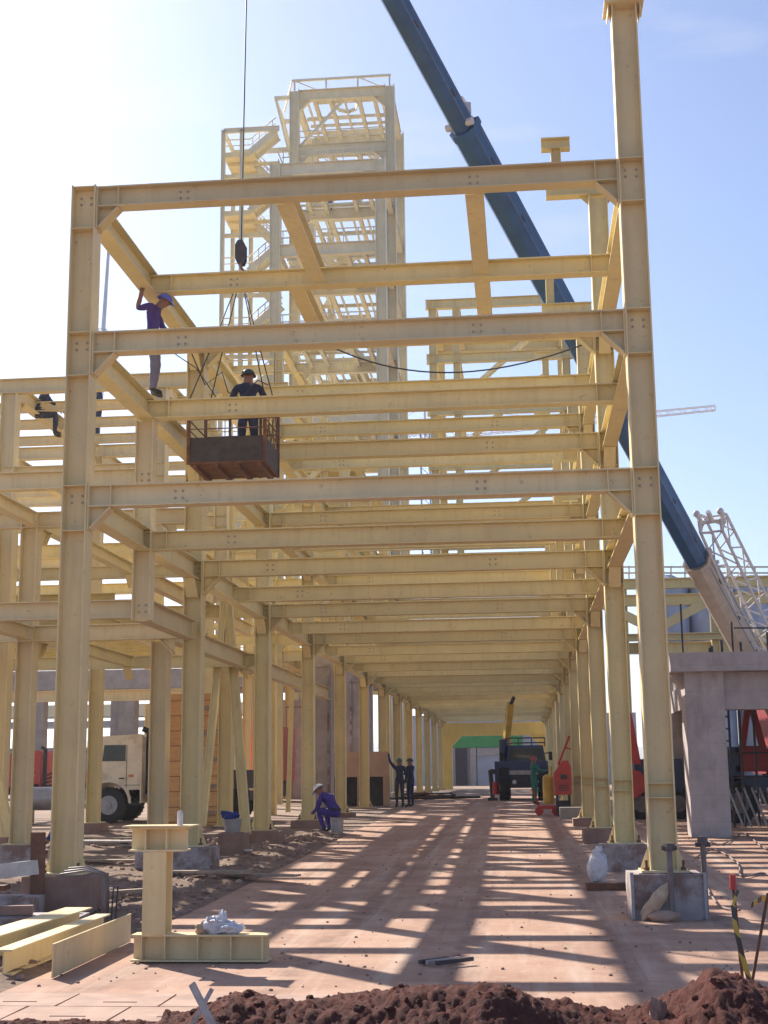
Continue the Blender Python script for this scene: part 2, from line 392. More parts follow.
# row of pale pavers at the very front left
mb = MB()
for i in range(5):
    for j in range(2):
        x, y = -4.9 + i*.78 + j*.2, 10.15 + j*.62
        mb.box((x, y, .012), (.76, .60, .03), 0, Matrix.Rotation(random.uniform(-.01, .01), 3, 'Z'))
        mb.box((x+.05, y-.12, .0285), (.26, .022, .004), 1)
o = mb.build('pavement', [M['paver'], M['rust']]); o['kind'] = 'structure'
# heap of red soil in front of the camera
prof = [(-6, .22), (-3.3, .23), (-2.65, .25), (-2.02, .31), (-1.77, .42), (-1.45, .37), (-1.2, .35), (-.76, .40), (-.32, .41), (0, .35), (.3, .27), (.55, .29), (.75, .36), (.92, .47), (1.04, .57), (1.2, .52), (1.39, .42), (1.6, .37), (2.2, .5), (6, .3)]
def hp(x):
    for (a, za), (b, zb) in zip(prof, prof[1:]):
        if x <= b: return za + (zb-za)*(x-a)/(b-a)
    return .3
def heap(x, y):
    c = 8.55 + .15*noise.noise(V((x*.8, 0, 5))); d = y-c
    k = math.exp(-(d/.62)**2) if d > 0 else (.30+.70*math.exp(-(d/.62)**2))
    n1 = noise.fractal(V((x*1.6, y*1.6, 1)), .9, 2.1, 6)*.075 + abs(noise.noise(V((x*8, y*8, 8))))*.05*(.5+noise.noise(V((x*1.7, y*1.7, 9)))) + noise.noise(V((x*27, y*27, 4)))*.022 + noise.noise(V((x*50, y*50, 2)))*.015
    z = (hp(x)+(.0 if x < -2.2 else .045))*k + n1*min(1, k*1.8) - .03
    return z
o = sheet('soil_heap', fr(-5.0, 3.6, .018), fr(7.0, 10.1, .02), heap, M['soil'], 'stuff')
mb = MB()
for i in range(1300):
    x = random.uniform(-4, 2.6); y = 7.6 + random.random()*2.1; r = random.choice((.004, .005, .006, .008, .010, .013, .024))*random.uniform(.7, 1.3)
    if y > 9.2 and random.random() < .6: continue
    mb.blob((x, y, heap(x, y)-r*.1), (r*random.uniform(.8, 1.4), r, r*.85), 7, 5, .45, 0, False, i*.7)
for i in range(500):
    x = random.uniform(-4, 2.6); y = 9.2 + abs(random.gauss(0, .45)); r = random.choice((.004, .006, .008, .012, .018))
    mb.blob((x, y, max(heap(x, y), .004)+r*.3), (r*1.2, r, r*.8), 7, 5, .45, 0, False, i*.3)
tag(mb.build('soil_clods', M['soil']), kind='stuff')
mb = MB()
for k, (a, h) in enumerate(() if 0 else ((-2600, 120), (-1900, 190), (-1250, 130), (-500, 150), (300, 110), (1100, 150), (2000, 130))):
    mb.blob((a*.65, 3000+k % 3*150, -8), (480, 300, h*.5), 24, 10, .25, 0, True, k)
o = mb.build('hills', M['hill']); o['kind'] = 'structure'

# ------------------------------------------------------------------ main pipe rack
XL, XR, Y0, BAY, NB, NT = -5.70, 1.605, 17.15, 6.53, 12, 7
TOPS = (5.42, 7.495, 9.545); ZB = .52; BH = .29; SH = .34; CW = .33
rack = thing('steel_rack', 'long cream steel frame of columns and crossbeams forming the covered corridor', 'steel frame', ((XL+XR)/2, Y0, 0))
RL = V(rack.location)
def bolts(mb, c, ax, dy, dz, y, m=1):
    for i in (-1, 1):
        for j in (-1, 1):
            p = V(c) + V(ax)*(i*dy) + V((0, 0, j*dz))
            mb.tube(p, p+V((0, y, 0)), .017, 6, m=m, sm=False)
def column_mesh(top, tiers, splice=True):
    mb = MB(); mb.ibeam((0, 0, .025), (0, 0, top-ZB), CW, .30, .018, .014, (1, 0, 0))
    for z in tiers:
        z -= ZB
        for zz in (z-.008, z-.60+.0):
            for sy in (-1, 1): mb.box((0, sy*.077, zz), (CW-.04, .138, .012))
        bolts(mb, (0, -.007, z-.17), (1, 0, 0), .07, .045, -.018)
        bolts(mb, (0, .007, z-.17), (1, 0, 0), .07, .045, .018)
    for sy in ((-1, 1) if splice else ()): mb.box((0, sy*.077, 1.03), (CW-.04, .137, .01)); mb.box((0, sy*.077, .86), (CW-.04, .137, .01))
    return mb
def base_mesh():
    mb = MB(); mb.box((0, 0, .0125), (.56, .50, .025))
    for sx in (-1, 1):
        for sy in (-1, 1):
            mb.tube((sx*.215, sy*.19, .02), (sx*.215, sy*.19, .14), .016, 6, m=1); mb.tube((sx*.215, sy*.19, .026), (sx*.215, sy*.19, .06), .034, 6, m=1, sm=False)
    return mb
def gusset_mesh(sx):
    mb = MB(); a = CW/2+.002
    mb.prism([(sx*a, -.006, .026), (sx*(a+.10), -.006, .026), (sx*(a+.10), -.006, .05), (sx*a, -.006, .30)], (0, .012, 0))
    return mb
meB = base_mesh().mesh('base_plate', [M['steel'], M['rust']])
meG = [gusset_mesh(s).mesh('gusset', M['steel']) for s in (-1, 1)]
meCL = column_mesh(9.56, TOPS, False).mesh('column', [M['steel'], M['bolt_pale']])
meCR = column_mesh(11.72, TOPS).mesh('column', [M['steel'], M['bolt_pale']])
meCRT = column_mesh(11.87, TOPS).mesh('column', [M['steel_bounce'], M['bolt_pale']])
meCS = column_mesh(5.43, TOPS[:1], False).mesh('column', [M['steel_bounce'], M['bolt_pale']])
meCLW = column_mesh(9.56, TOPS, False).mesh('column', [M['steel_bounce'], M['bolt_pale']])
def haunch(mb, p, dx, size, wv, m=0):
    """triangular knee under a beam end at p (bottom corner against the column), running along dx"""
    p = V(p); dx = V(dx); t = V((0, 0, 1)).cross(dx); a = p; b = p+dx*size; c = p-V((0, 0, size))
    mb.prism([a - t*.006, b - t*.006, c - t*.006], t*.012, m)
    n = (dx*1 + V((0, 0, 1))*-1).normalized()
    mb.bar(b+n*.009, c+n*.009, wv, .016, m, n)
def cross_mesh(knees):
    a, b = XL+CW/2+.002, XR-CW/2-.002; xm = (XL+XR)/2; mb = MB()
    if not knees: a, b = XL+.02, XR-.02
    zc = -BH/2; a -= xm; b -= xm
    mb.ibeam((a, 0, zc), (b, 0, zc), BH, .22)
    if knees:
        for x, s in ((a, 1), (b, -1)):
            mb.box((x+s*.011, 0, -.30), (.02, .24, .58)); haunch(mb, (x+s*.022, 0, -BH-.001), (s, 0, 0), .27, .2)
            for sy in (-1, 1): mb.box((x+s*.30, sy*.058, zc), (.012, .10, BH-.04))
    else:
        for x, s in ((a, 1), (b, -1)):
            for sy in (-1, 1): mb.box((x+s*.34, sy*.058, zc), (.012, .10, BH-.04))
    for x in (-2.3, 1.6) if knees else (-2.3,): bolts(mb, (x, -.007, zc), (1, 0, 0), .05, .045, -.016)
    return mb
def side_mesh(knees=True):
    mb = MB(); a, b = .012, BAY-.012; zc = -.004-SH/2
    mb.ibeam((0, a, zc), (0, b, zc), SH, .24)
    for y, s in ((a, 1), (b, -1)):
        haunch(mb, (0, y+s*.14, zc-SH/2-.001), (0, s, 0), .30, .2)
    for sx in (-1, 1): mb.box((sx*.06, BAY/2, zc), (.10, .012, SH-.04))
    return mb
meX = cross_mesh(True).mesh('cross_beam', [M['steel'], M['bolt_pale']])
meXW = cross_mesh(True).mesh('cross_beam', [M['steel_bounce'], M['bolt_pale']])
meXm = cross_mesh(False).mesh('cross_beam', [M['steel_bounce'], M['bolt_pale']])
meS = side_mesh().mesh('side_beam', [M['steel_bounce'], M['bolt_pale']])
def bracket_mesh():
    """cantilever head on a tall column: crosshead with knees, stub and short bearing beam"""
    mb = MB(); zc = .15
    mb.ibeam((-.92, 0, zc), (.20, 0, zc), .24, .22)
    for s in (-1, 1): mb.prism([(s*.17, -.006, .028), (s*.33, -.006, .028), (s*.17, -.006, -.14)], (0, .012, 0))
    mb.ibeam((-.72, 0, .272), (-.72, 0, .95), .18, .18, up=(1, 0, 0))
    mb.ibeam((-.98, 0, 1.06), (-.46, 0, 1.06), .21, .2)
    return mb
meBr = bracket_mesh().mesh('bracket', M['steel_yellow'])
mbp = MB(); mbp.box((0, 0, .011), (.52, .46, .022)); mbp.box((0, 0, .075), (.36, .3, .10))
for sx in (-1, 1): mbp.box((sx*.21, 0, -.06), (.012, .34, .115))
meCap = mbp.mesh('cap_plate', M['steel'])
ped = {}
for k in range(NB+1):
    y = Y0 + k*BAY
    for side, x in ((0, XL), (1, XR)):
        me = ((meCR if k == 0 else meCRT) if side else (meCL if k == 0 else meCLW)) if k <= NT else meCS
        c = inst('column', me, rack, V((x, y, ZB))-RL)
        b = inst('base_plate', meB, c); [inst('gusset', q, c) for q in meG]
        if side and k <= NT:
            if k == 0: inst('cap_plate', meCap, c, (0, 0, 11.72-ZB+.001))
            elif k < 5: inst('bracket', meBr, c, (0, 0, 11.87-ZB+.002))
    for t, z in enumerate(TOPS):
        if t and k > NT: continue
        inst('cross_beam', meXW if k else meX, rack, V(((XL+XR)/2, y, z))-RL)
        if k < NB and not (t and k >= NT):
            inst('cross_beam', meXm, rack, V(((XL+XR)/2, y+BAY/2, z-.045))-RL)
            for x in (XL, XR): inst('side_beam', meS, rack, V((x, y, z))-RL)
def string_mesh():
    mb = MB(); mb.ibeam((0, .125, -BH/2-.02), (0, BAY/2-.125, -BH/2-.02), .25, .24); return mb
meSt = string_mesh().mesh('stringer', M['steel'])
for k in range(2):
    for x in ((-3.0, -.45), (-3.38, -.45))[k]: inst('stringer', meSt, rack, V((x, Y0+k*BAY/2, TOPS[2]))-RL)

# concrete pedestals, one under every column
def pedestal_mb(w, d, h, seed):
    mb = MB(); rnd = random.Random(seed); n = 4
    def grid(fn):
        vs = [fn(i/n, j/n) for j in range(n+1) for i in range(n+1)]
        mb.add(vs, [(j*(n+1)+i, j*(n+1)+i+1, (j+1)*(n+1)+i+1, (j+1)*(n+1)+i) for j in range(n) for i in range(n)])
    def P(x, y, z):
        o = V((x, y, z)); q = noise.noise_vector(V((x*3+seed, y*3, z*3)))*.014; return o+V((q.x, q.y, q.z*.4))
    W, D = w/2, d/2
    grid(lambda a, b: P(-W+w*a, -D, h*b)); grid(lambda a, b: P(W-w*a, D, h*b))
    grid(lambda a, b: P(W, -D+d*a, h*b)); grid(lambda a, b: P(-W, D-d*a, h*b)); grid(lambda a, b: P(-W+w*a, -D+d*b, h))
    mb.box((0, 0, h+.004), (w*.74, d*.72, .016))
    return mb
ORD = ('first', 'second', 'third', 'fourth', 'fifth', 'sixth', 'seventh')
for k in range(NB+1):
    for side, x in ((0, XL), (1, XR)):
        y = Y0+k*BAY; z = g(y)-.02 if side else g(y)-.05; h = ZB-.013-z
        if h < .05: h = .05; z = ZB-.013-h
        mt = M['concrete_grey'] if (side and k < 2) or (not side and k == 1) else M['concrete_red']
        o = pedestal_mb(.84, .80, h, k*2+side).build('concrete_pedestal', mt, None, True); o.location = (x, y, z)
        where = ('right' if side else 'left')
        if k < 7:
            if k == 0: lab = ('grey formwork-marked' if side else 'red-brown dusty')+' concrete pedestal under the nearest '+where+' corridor column'
            else: lab = ('grey' if mt is M['concrete_grey'] else 'red-brown')+' concrete pedestal under the '+ORD[k]+' '+where+' corridor column from the camera'
            tag(o, lab, 'pedestal', 'pedestals under the corridor columns')
        else: tag(o, 'low concrete pedestal under one of the far '+where+' corridor columns', 'pedestal', 'far '+where+' pedestals')

# ------------------------------------------------------------------ frame standing over the far rack
up = thing('upper_steelwork', 'taller yellow steel frame rising above the far rack, behind the front beams', 'steel frame', (-.6, 60, 9.6))
ux0, ux1, uy0, uy1 = -3.55, 2.35, 59.4, 66.0
for x in (ux0, ux1):
    for y in (uy0, uy1):
        m_ = MB(); m_.ibeam((x, y, 9.6), (x, y, 22.6), .34, .34, up=(1, 0, 0)); m_.build('column', M['steel_yellow'], up)
m_ = MB(); m_.ibeam((-2.5, uy0, 9.6), (-2.5, uy0, 22.2), .3, .3, up=(1, 0, 0)); m_.build('column', M['steel_yellow'], up)
for z in (22.65, 20.1, 17.7, 15.2, 12.7):
    for y in (uy0, uy1):
        m_ = MB(); m_.ibeam((ux0-.3, y-.02, z-.2), (ux1+.3, y-.02, z-.2), .42, .3); m_.build('cross_beam', M['steel_yellow'], up)
    for x in (ux0, -2.5, ux1):
        m_ = MB(); m_.ibeam((x+.02, uy0+.2, z-.19), (x+.02, uy1-.2, z-.19), .36, .28); m_.build('side_beam', M['steel_yellow'], up)
for z0 in (12.6, 15.1, 17.6, 20.0):
    m_ = MB(); p, q = V((-2.0, uy1-1.5, z0)), V((1.6, uy0+2.5, z0+2.3))
    for dy in (0, .5):
        m_.bar(p+V((0, dy, 0)), q+V((0, dy, 0)), .08, .16)
    for i in range(12):
        s_ = p.lerp(q, (i+.5)/12); m_.box(s_+V((0, .25, 0)), (.2, .5, .03))
    m_.build('stair_flight', M['steel_pale'], up)

# ------------------------------------------------------------------ preheater tower
tw = thing('steel_tower', 'tall pale steel tower of open floors with a zigzag stair on its left', 'tower', (-12.3, 95, .5))
tx0, tx1 = -15.9, -8.65
LV = [50.8+1.95, 48.3, 43.1, 37.2, 31.2, 25.5, 19.8, 14.1, 8.4]
FY, MYY, BYY = 88.0, 96.0, 104.0
FT = LV[2]
for x in (tx0, tx1):
    for y, top in ((FY, FT), (MYY, LV[0]), (BYY, LV[0])):
        m_ = MB(); m_.ibeam((x, y, .55), (x, y, top), .72, .72, .05, .04, up=(1, 0, 0)); m_.build('column', M['steel_pale'], tw)
for x in (tx0+1.9,):
    m_ = MB(); m_.ibeam((x, BYY-2, .55), (x, BYY-2, LV[1]+.4), .5, .5, .05, .04, up=(1, 0, 0)); m_.build('column', M['steel_pale'], tw)
rt = random.Random(3)
for i, z in enumerate(LV):
    for y in (FY, MYY, BYY):
        if y == FY and i < 2: continue
        m_ = MB(); m_.ibeam((tx0+.37, y, z-.45), (tx1-.37, y, z-.45), .85, .42, .05, .04)
        if i % 2 == 0 or y != FY:
            for x, s in ((tx0+.37, 1), (tx1-.37, -1)): haunch(m_, (x, y, z-.9), (s, 0, 0), .8, .35)
        m_.build('cross_beam', M['steel_pale'], tw)
    y0 = MYY if i < 2 else FY
    for x in (tx0, tx1):
        m_ = MB(); m_.ibeam((x, y0+.37, z-.4), (x, BYY-.37, z-.4), .7, .4, .05, .04); m_.build('side_beam', M['steel_pale'], tw)
    m_ = MB()
    for x in (tx0+1.35, tx0+2.55, tx0+4.75, tx0+5.95):
        a, b = (x, y0+.2, z-.25), (x, BYY-.2, z-.25); m_.ibeam(a, b, .42, .26, .03, .03)
    n = 3 if i < 2 else 6
    for j in range(n):
        yy = y0 + (BYY-y0)*(j+.6)/n
        spans = [(tx0+.3, tx0+1.2), (tx0+2.7, tx0+4.6), (tx0+6.1, tx1-.3)] if j % 2 else [(tx0+1.5, tx0+2.4), (tx0+2.7, tx0+4.6), (tx0+4.9, tx0+5.8)]
        for a, b in spans: m_.ibeam((a, yy, z-.22), (b, yy, z-.22), .25, .18, .03, .03)
    if i != 2:
        cx, cy, R_ = tx0+3.65, y0+2.0, .93
        for q in range(8):
            a1, a2 = 2*PI*q/8, 2*PI*(q+1)/8
            m_.bar((cx+R_*math.cos(a1), cy+R_*1.5*math.sin(a1), z-.2), (cx+R_*math.cos(a2), cy+R_*1.5*math.sin(a2), z-.2), .1, .28)
    m_.build('floor_framing', M['steel_pale'], tw)
    if i > 2:
        for q in range(2 + i % 3):
            xx = rt.uniform(tx0+.6, tx1-1.6); yy = rt.uniform(FY+1, BYY-3); m_ = MB()
            m_.box((xx+.5, yy+1, z+.04+q*.004), (rt.uniform(.8, 2.0), rt.uniform(1.2, 2.4), .06)); m_.build('floor_plate', M['steel_pale'], tw)
m_ = MB()
m_.bar((tx0-.2, MYY-.1, LV[0]+.8), (tx1+.1, MYY-.1, LV[0]+.8), .14, .18)
m_.bar((tx0-.2, MYY-.1, LV[0]+.8), (tx0-1.4, MYY+3.5, LV[0]+.2), .12, .14)
for i in range(4): m_.bar((tx0+(tx1-tx0)*i/3, MYY-.1, LV[0]), (tx0+(tx1-tx0)*i/3, MYY-.1, LV[0]+.75), .12, .12, 0, (0, 1, 0))
for i in (0, 2): m_.bar((tx0+(tx1-tx0)*i/3+1.6, MYY-.1, LV[0]), (tx0+(tx1-tx0)*i/3+.1, MYY-.1, LV[0]+.75), .07, .07)
m_.build('railing', M['steel_pale'], tw)
for i, z in enumerate(LV[2:8]):
    m_ = MB()
    for zz in (.55, 1.05): m_.bar((tx0+.4, FY+.1, z+zz), (tx1-.4, FY+.1, z+zz), .07, .07); m_.bar((tx0+.1, FY+.4, z+zz), (tx0+.1, BYY-.4, z+zz), .07, .07)
    for q in range(7): xx = tx0+.5+(tx1-tx0-1)*q/6; m_.bar((xx, FY+.1, z), (xx, FY+.1, z+1.05), .06, .06, 0, (0, 1, 0))
    m_.build('railing', M['steel_pale'], tw)
    m_ = MB()
    for xx in (tx0+2.1, tx0+3.2, tx0+4.2, tx0+5.3, tx0+6.5): m_.bar((xx, MYY+.2, z-.2), (xx, BYY-.2, z-.2), .12, .24)
    for q in range(5): yy = FY+.9+q*1.5; m_.bar((tx0+.4, yy, z-.12), (tx1-.4, yy, z-.12), .1, .16)
    m_.build('floor_grid', M['steel_pale'], tw)
    m_ = MB(); zn = LV[2+i-1]-.8
    if i % 2: m_.bar((tx0+.4, BYY-.1, z), (tx0+3.6, BYY-.1, zn), .2, .2); m_.bar((tx1-.4, BYY-.1, z), (tx0+3.7, BYY-.1, zn), .2, .2)
    else: m_.bar((tx1-.1, MYY+.5, z), (tx1-.1, BYY-.5, zn), .2, .2); m_.bar((tx1-.1, BYY-.5, z), (tx1-.1, MYY+.5, zn), .2, .2)
    m_.build('brace', M['steel_pale'], tw)
    m_ = MB(); p, q = V((tx0+5.2, MYY-1.2, z)), V((tx0+2.4, MYY-1.2, z+2.6))
    for dy in (0, .9): m_.bar(p+V((0, dy, 0)), q+V((0, dy, 0)), .08, .28); m_.bar(p+V((0, dy, .9)), q+V((0, dy, .9)), .05, .05)
    for k in range(9): s_ = p.lerp(q, (k+.5)/9); m_.box(s_+V((0, .45, 0)), (.26, .9, .05))
    m_.build('stair_flight', M['steel_pale'], tw)
m_ = MB()
for xx in (tx0+.8, tx0+3.65, tx0+6.5): m_.bar((xx, MYY+.4, LV[0]-.3), (xx, BYY-.4, LV[0]-.3), .13, .26)
for yy in (MYY+4.1, MYY+5.4, MYY+6.6): m_.bar((tx0+.4, yy, LV[0]-.25), (tx1-.4, yy, LV[0]-.25), .12, .22)
for zz in (.6, 1.1): m_.bar((tx0+.4, MYY-.1, LV[1]+zz), (tx1-.4, MYY-.1, LV[1]+zz), .07, .07)
m_.bar((tx0+.4, MYY+.3, LV[1]+.1), (tx0+3.5, MYY+.3, LV[0]-1), .18, .2); m_.bar((tx1-.4, BYY-.3, LV[1]+.1), (tx0+4, BYY-.3, LV[0]-1), .18, .2)
m_.build('floor_grid', M['steel_pale'], tw)
# outrigger bracket, upper left
m_ = MB()
for y in (96.2, 100):
    m_.bar((tx0-.4, y, LV[0]-.4), (tx0-1.6, y, LV[0]-.4), .2, .3); m_.bar((tx0-1.5, y, LV[0]-.5), (tx0-.4, y, LV[0]-5.2), .16, .22, 0, (0, 1, 0))
for q in range(5): m_.bar((tx0-1.45+q*.24, 96.2, LV[0]-.6-q*1.05), (tx0-1.45+q*.24, 100, LV[0]-.6-q*1.05), .14, .2)
m_.build('bracket', M['steel_pale'], tw)
# stair
sx0, sx1, sx2 = -20.15, -18.8, tx0-.5
zt = at(225, 130, 90.5).z
for x in (sx0, sx1):
    for y in (90.5, 94):
        m_ = MB(); m_.ibeam((x, y, .55), (x, y, zt), .28, .28, .03, .03, up=(1, 0, 0)); m_.build('stair_post', M['steel_pale'], tw)
m_ = MB()
for y in (90.5, 94): m_.ibeam((sx0, y, zt-.1), (sx2+.3, y, zt-.1), .35, .2, .03, .03)
m_.bar((sx0, 90.6, zt-.1), (sx0, 93.9, zt-.1), .2, .3); m_.build('stair_head', M['steel_pale'], tw)
zs = at(245, 161, 92).z; dz = 4.45
for i in range(9):
    z = zs - i*dz
    if z < 4: break
    m_ = MB(); m_.box(((sx0+sx1)/2-.05+.4, 92.25, z), (2.3, 3.3, .12))
    for y in (90.6, 93.9): m_.bar((sx0, y, z-.15), (sx1+.6, y, z-.15), .12, .34); m_.tube((sx0, y, z+1), (sx1+.6, y, z+1), .05, 5); m_.tube((sx0, y, z+.55), (sx1+.6, y, z+.55), .04, 5)
    m_.bar((sx0, 92.2, z-.2), (sx2, 92.2, z-.2), .14, .24); m_.bar((sx0, 90.6, z-1.8), (sx2, 90.6, z-1.9), .16, .28)
    m_.build('landing', M['steel_yellow'], tw)
    for (ya, yb, zz) in ((90.7, 91.9, z+dz*.36), (92.5, 93.7, z-dz*.46)):
        m_ = MB(); p, q = V((sx1+.5, 0, z)), V((sx2, 0, zz))
        for y in (ya, yb):
            m_.bar(p+V((0, y, 0)), q+V((0, y, 0)), .1, .46)
            m_.tube(p+V((0, y, 1.0)), q+V((0, y, 1.0)), .045, 5); m_.tube(p+V((0, y, .55)), q+V((0, y, .55)), .035, 5)
            for k in range(4): s_ = p.lerp(q, (k+.5)/4)+V((0, y, 0)); m_.tube(s_, s_+V((0, 0, 1)), .035, 5)
        for k in range(12): s_ = p.lerp(q, (k+.5)/12); m_.box(s_+V((0, (ya+yb)/2, 0)), (.28, yb-ya, .05))
        m_.build('stair_flight', M['steel_pale'], tw)

# ------------------------------------------------------------------ left platform (two decks) and the higher frame beyond it
pl = thing('steel_platform', 'cream steel platform frame joined to the left side of the corridor', 'steel frame', (-8.5, 23.5, 0))
def pcol(parent, u, vb, Y, top, base=None, m='steel', w_=.30):
    p = at(u, vb, Y); x = p.x; zb_ = p.z if base is None else base
    m_ = MB(); m_.ibeam((x, Y, zb_), (x, Y, top), w_, w_, .02, .016, up=(1, 0, 0)); m_.build('column', M[m], parent)
    m_ = MB(); m_.box((x, Y, zb_-.012), (.5, .5, .022)); m_.build('base_plate', M[m], parent)
    return x, zb_
def pbeam(parent, a, b, h=.28, w_=.2, m='steel', knees=()):
    m_ = MB(); m_.ibeam(a, b, h, w_)
    d = (V(b)-V(a)).normalized()
    for e in knees:
        p, s = (V(a), d) if e == 0 else (V(b), -d); haunch(m_, p+s*.16-V((0, 0, h/2+.001)), s, .26, .18)
    m_.build('beam', M[m], parent)
z43, z63 = at(90, 600, 20.3).z, at(60, 470, 20.3).z
YA = 20.42; xr = XL-.01
for z in (z43, z63):
    pbeam(pl, (-15, YA, z-.14), (xr-.14, YA, z-.14), m='steel')
    pbeam(pl, (-15, 23.68, z-.14), (xr-.17, 23.68, z-.14), knees=(1,))
    pbeam(pl, (-15, 30.2, z-.14), (xr-.17, 30.2, z-.14), knees=(1,), m='steel_yellow')
    for x in (-8.62, -11.4, -14.2): pbeam(pl, (x, YA+.15, z-.15), (x, 23.52, z-.15), .24)
    for x in (-8.62, -11.4, -14.2): pbeam(pl, (x, 23.85, z-.15), (x, 30.05, z-.15), .24, m='steel_yellow', knees=(0, 1))
pbeam(pl, (XL-.42, Y0+BAY+.3, z43-.16), (XL-.42, 43.5, z43-.16), .34, .22)
pbeam(pl, (-8.62, 30.3, z63-.16), (-8.62, 43.5, z63-.16), .34, .24)
pbeam(pl, (xr, YA+.02, z43-.16), (xr, Y0+BAY-.17, z43-.16), .34, .22)
m_ = MB(); m_.ibeam((xr, YA-.02, z43-.32), (xr, YA-.02, TOPS[1]-.36), .28, .26, up=(1, 0, 0)); bolts(m_, (xr, YA-.03, z63-.14), (1, 0, 0), .05, .05, -.02, 1); bolts(m_, (xr, YA-.03, z43-.14), (1, 0, 0), .05, .05, -.02, 1); m_.build('post', [M['steel'], M['bolt_pale']], pl)
peds = []
x, zb_ = pcol(pl, 20, 843, 23.7, z63-.02); peds.append((x, 23.7, zb_, 'short wide pedestal under the leftmost front column of the left platform'))
x, zb_ = pcol(pl, 157.5, 840, 23.9, z43-.3); peds.append((x, 23.9, zb_, 'pedestal under the platform column just right of the cream truck'))
x, zb_ = pcol(pl, -4, 836, 25.5, z63+.6); peds.append((x, 25.5, zb_, 'pedestal at the left edge of the picture under a platform column'))
x, zb_ = pcol(pl, 93, 822, 34, 5.0, m='steel_yellow'); peds.append((x, 34, zb_, 'low pedestal under the yellow column in front of the truck cab'))
x, zb_ = pcol(pl, 225, 825, 37, 9.2, m='steel_yellow', w_=.36); peds.append((x, 37, zb_, 'red pedestal under the yellow column between the two leaning props'))
x, zb_ = pcol(pl, 270.5, 817, 45, 9.2, m='steel_yellow', w_=.36); peds.append((x, 45, zb_, 'low pedestal under the yellow column beside the red container'))
for x, y, zb_, lab in peds:
    z = g(y)-.05; o = pedestal_mb(.62, .62, max(.06, zb_-.025-z), x).build('concrete_pedestal', M['concrete_grey'] if y < 24.5 else M['concrete_red'], None, True); o.location = (x, y, min(z, zb_-.085)); tag(o, lab, 'pedestal')
for y, z in ((37, 6.1), (45, 6.1), (37, 7.9), (45, 7.9)): pbeam(pl, (-22, y, z), (-6.1, y, z), .36, .24, 'steel_yellow')
for x in (-8.2, -9.0): pbeam(pl, (x, 31, 7.2), (x, 50, 7.2), .36, .24, 'steel_yellow')
m_ = MB()
for i in range(16):
    y = 31.2 + i*1.2; m_.ibeam((-24, y, 5.8), (-9.4, y, 5.8), .2, .14)
m_.build('joist_deck', M['deck'], pl)
for dx in (-10.5, -13, -16, -19): pbeam(pl, (dx, 31, 5.52), (dx, 49, 5.52), .3, .2, 'steel_yellow')
# brace, bottom left corner
m_ = MB(); m_.bar(at(-22, 690, 24.6), at(11, 836, 24.6), .12, .14); m_.build('brace', M['steel_yellow'], pl)

fr2 = thing('steel_structure', 'higher cream steel frame on the far left, with a man climbing on it', 'steel frame', (-9.5, 31, 0))
for Y in (28.0, 34.2, 40.4):
    z = 10.2 if Y < 29 else 10.2
    for xx in (-10.86, -7.55):
        m_ = MB(); m_.ibeam((xx, Y, z63+.3 if Y < 30 else 6.0), (xx, Y, z-.325), .34, .3, up=(1, 0, 0)); m_.build('column', M['steel'], fr2)
    pbeam(fr2, (-17, Y, z-.16), (-6.9, Y, z-.16), .32, .22)
    pbeam(fr2, (-17, Y+.05, 8.1), (-7.4, Y+.05, 8.1), .3, .22, 'steel')
for Y in (29.5, 31, 32.6, 35.9, 37.6, 39):
    pbeam(fr2, (-17, Y, 9.98), (-7.3, Y, 9.98), .22, .18, 'steel')
for x in (-13.4, -10.86, -7.55):
    for ya, yb in ((28.17, 34.03), (34.37, 40.23)): pbeam(fr2, (x, ya, 9.98), (x, yb, 9.98), .34, .24, 'steel', knees=(0, 1))
# steelwork crowding the middle distance between rack and tower
md = thing('steel_structure', 'dense yellow steelwork of platforms between the corridor and the tower', 'steel frame', (-9, 58, .5))
rr = random.Random(11)
for x in (-12.4, -9.6, -6.9):
    for y in (54, 62, 70):
        m_ = MB(); m_.ibeam((x, y, .55), (x, y, 19.5 if x < -8 else 15), .38, .38, up=(1, 0, 0)); m_.build('column', M['steel_yellow'], md)
for z in (6.5, 9.3, 12.2, 15, 17.5, 19.5):
    for y in (54, 58, 62, 66, 70):
        if z > 15.5 and y > 64: continue
        pbeam(md, (-12.9, y-.02, z-.2), (-6.5 if z < 15.1 else -9.2, y-.02, z-.2), .4, .26, 'steel_yellow')
    for x in (-12.4, -9.6) + ((-6.9,) if z < 15.1 else ()):
        for ya, yb in ((54.2, 61.8), (62.2, 69.8)): pbeam(md, (x+.02, ya, z-.22), (x+.02, yb, z-.22), .34, .24, 'steel_yellow')
for (a, b) in (((-12.3, 54, 9.4), (-9.7, 54, 12)), ((-9.5, 54, 6.6), (-7, 54, 9)), ((-12.3, 62, 15.1), (-9.7, 62, 17.2)), ((-9.5, 54, 12.3), (-7, 54, 14.7))):
    m_ = MB(); m_.bar(a, b, .2, .2); m_.build('brace', M['steel_yellow'], md)
for x in (-11.2, -8.3):
    for y in (58, 66):
        m_ = MB(); m_.ibeam((x, y, .55), (x, y, 17), .3, .3, up=(1, 0, 0)); m_.build('column', M['steel_yellow'], md)
for z in (7.9, 10.8, 13.6):
    for y in (56, 60, 64, 68): pbeam(md, (-12.9, y+.03, z-.15), (-6.6, y+.03, z-.15), .28, .2, 'steel_yellow')
for z in (6.5, 9.3, 12.2, 15, 17.5):
    m_ = MB()
    for zz in (.5, 1.0): m_.bar((-12.6, 53.9, z+zz), (-6.6 if z < 15.1 else -9.3, 53.9, z+zz), .045, .045)
    for q in range(9): xx = -12.5+q*.7; m_.bar((xx, 53.9, z), (xx, 53.9, z+1), .045, .045, 0, (0, 1, 0))
    m_.build('railing', M['steel_yellow'], md)
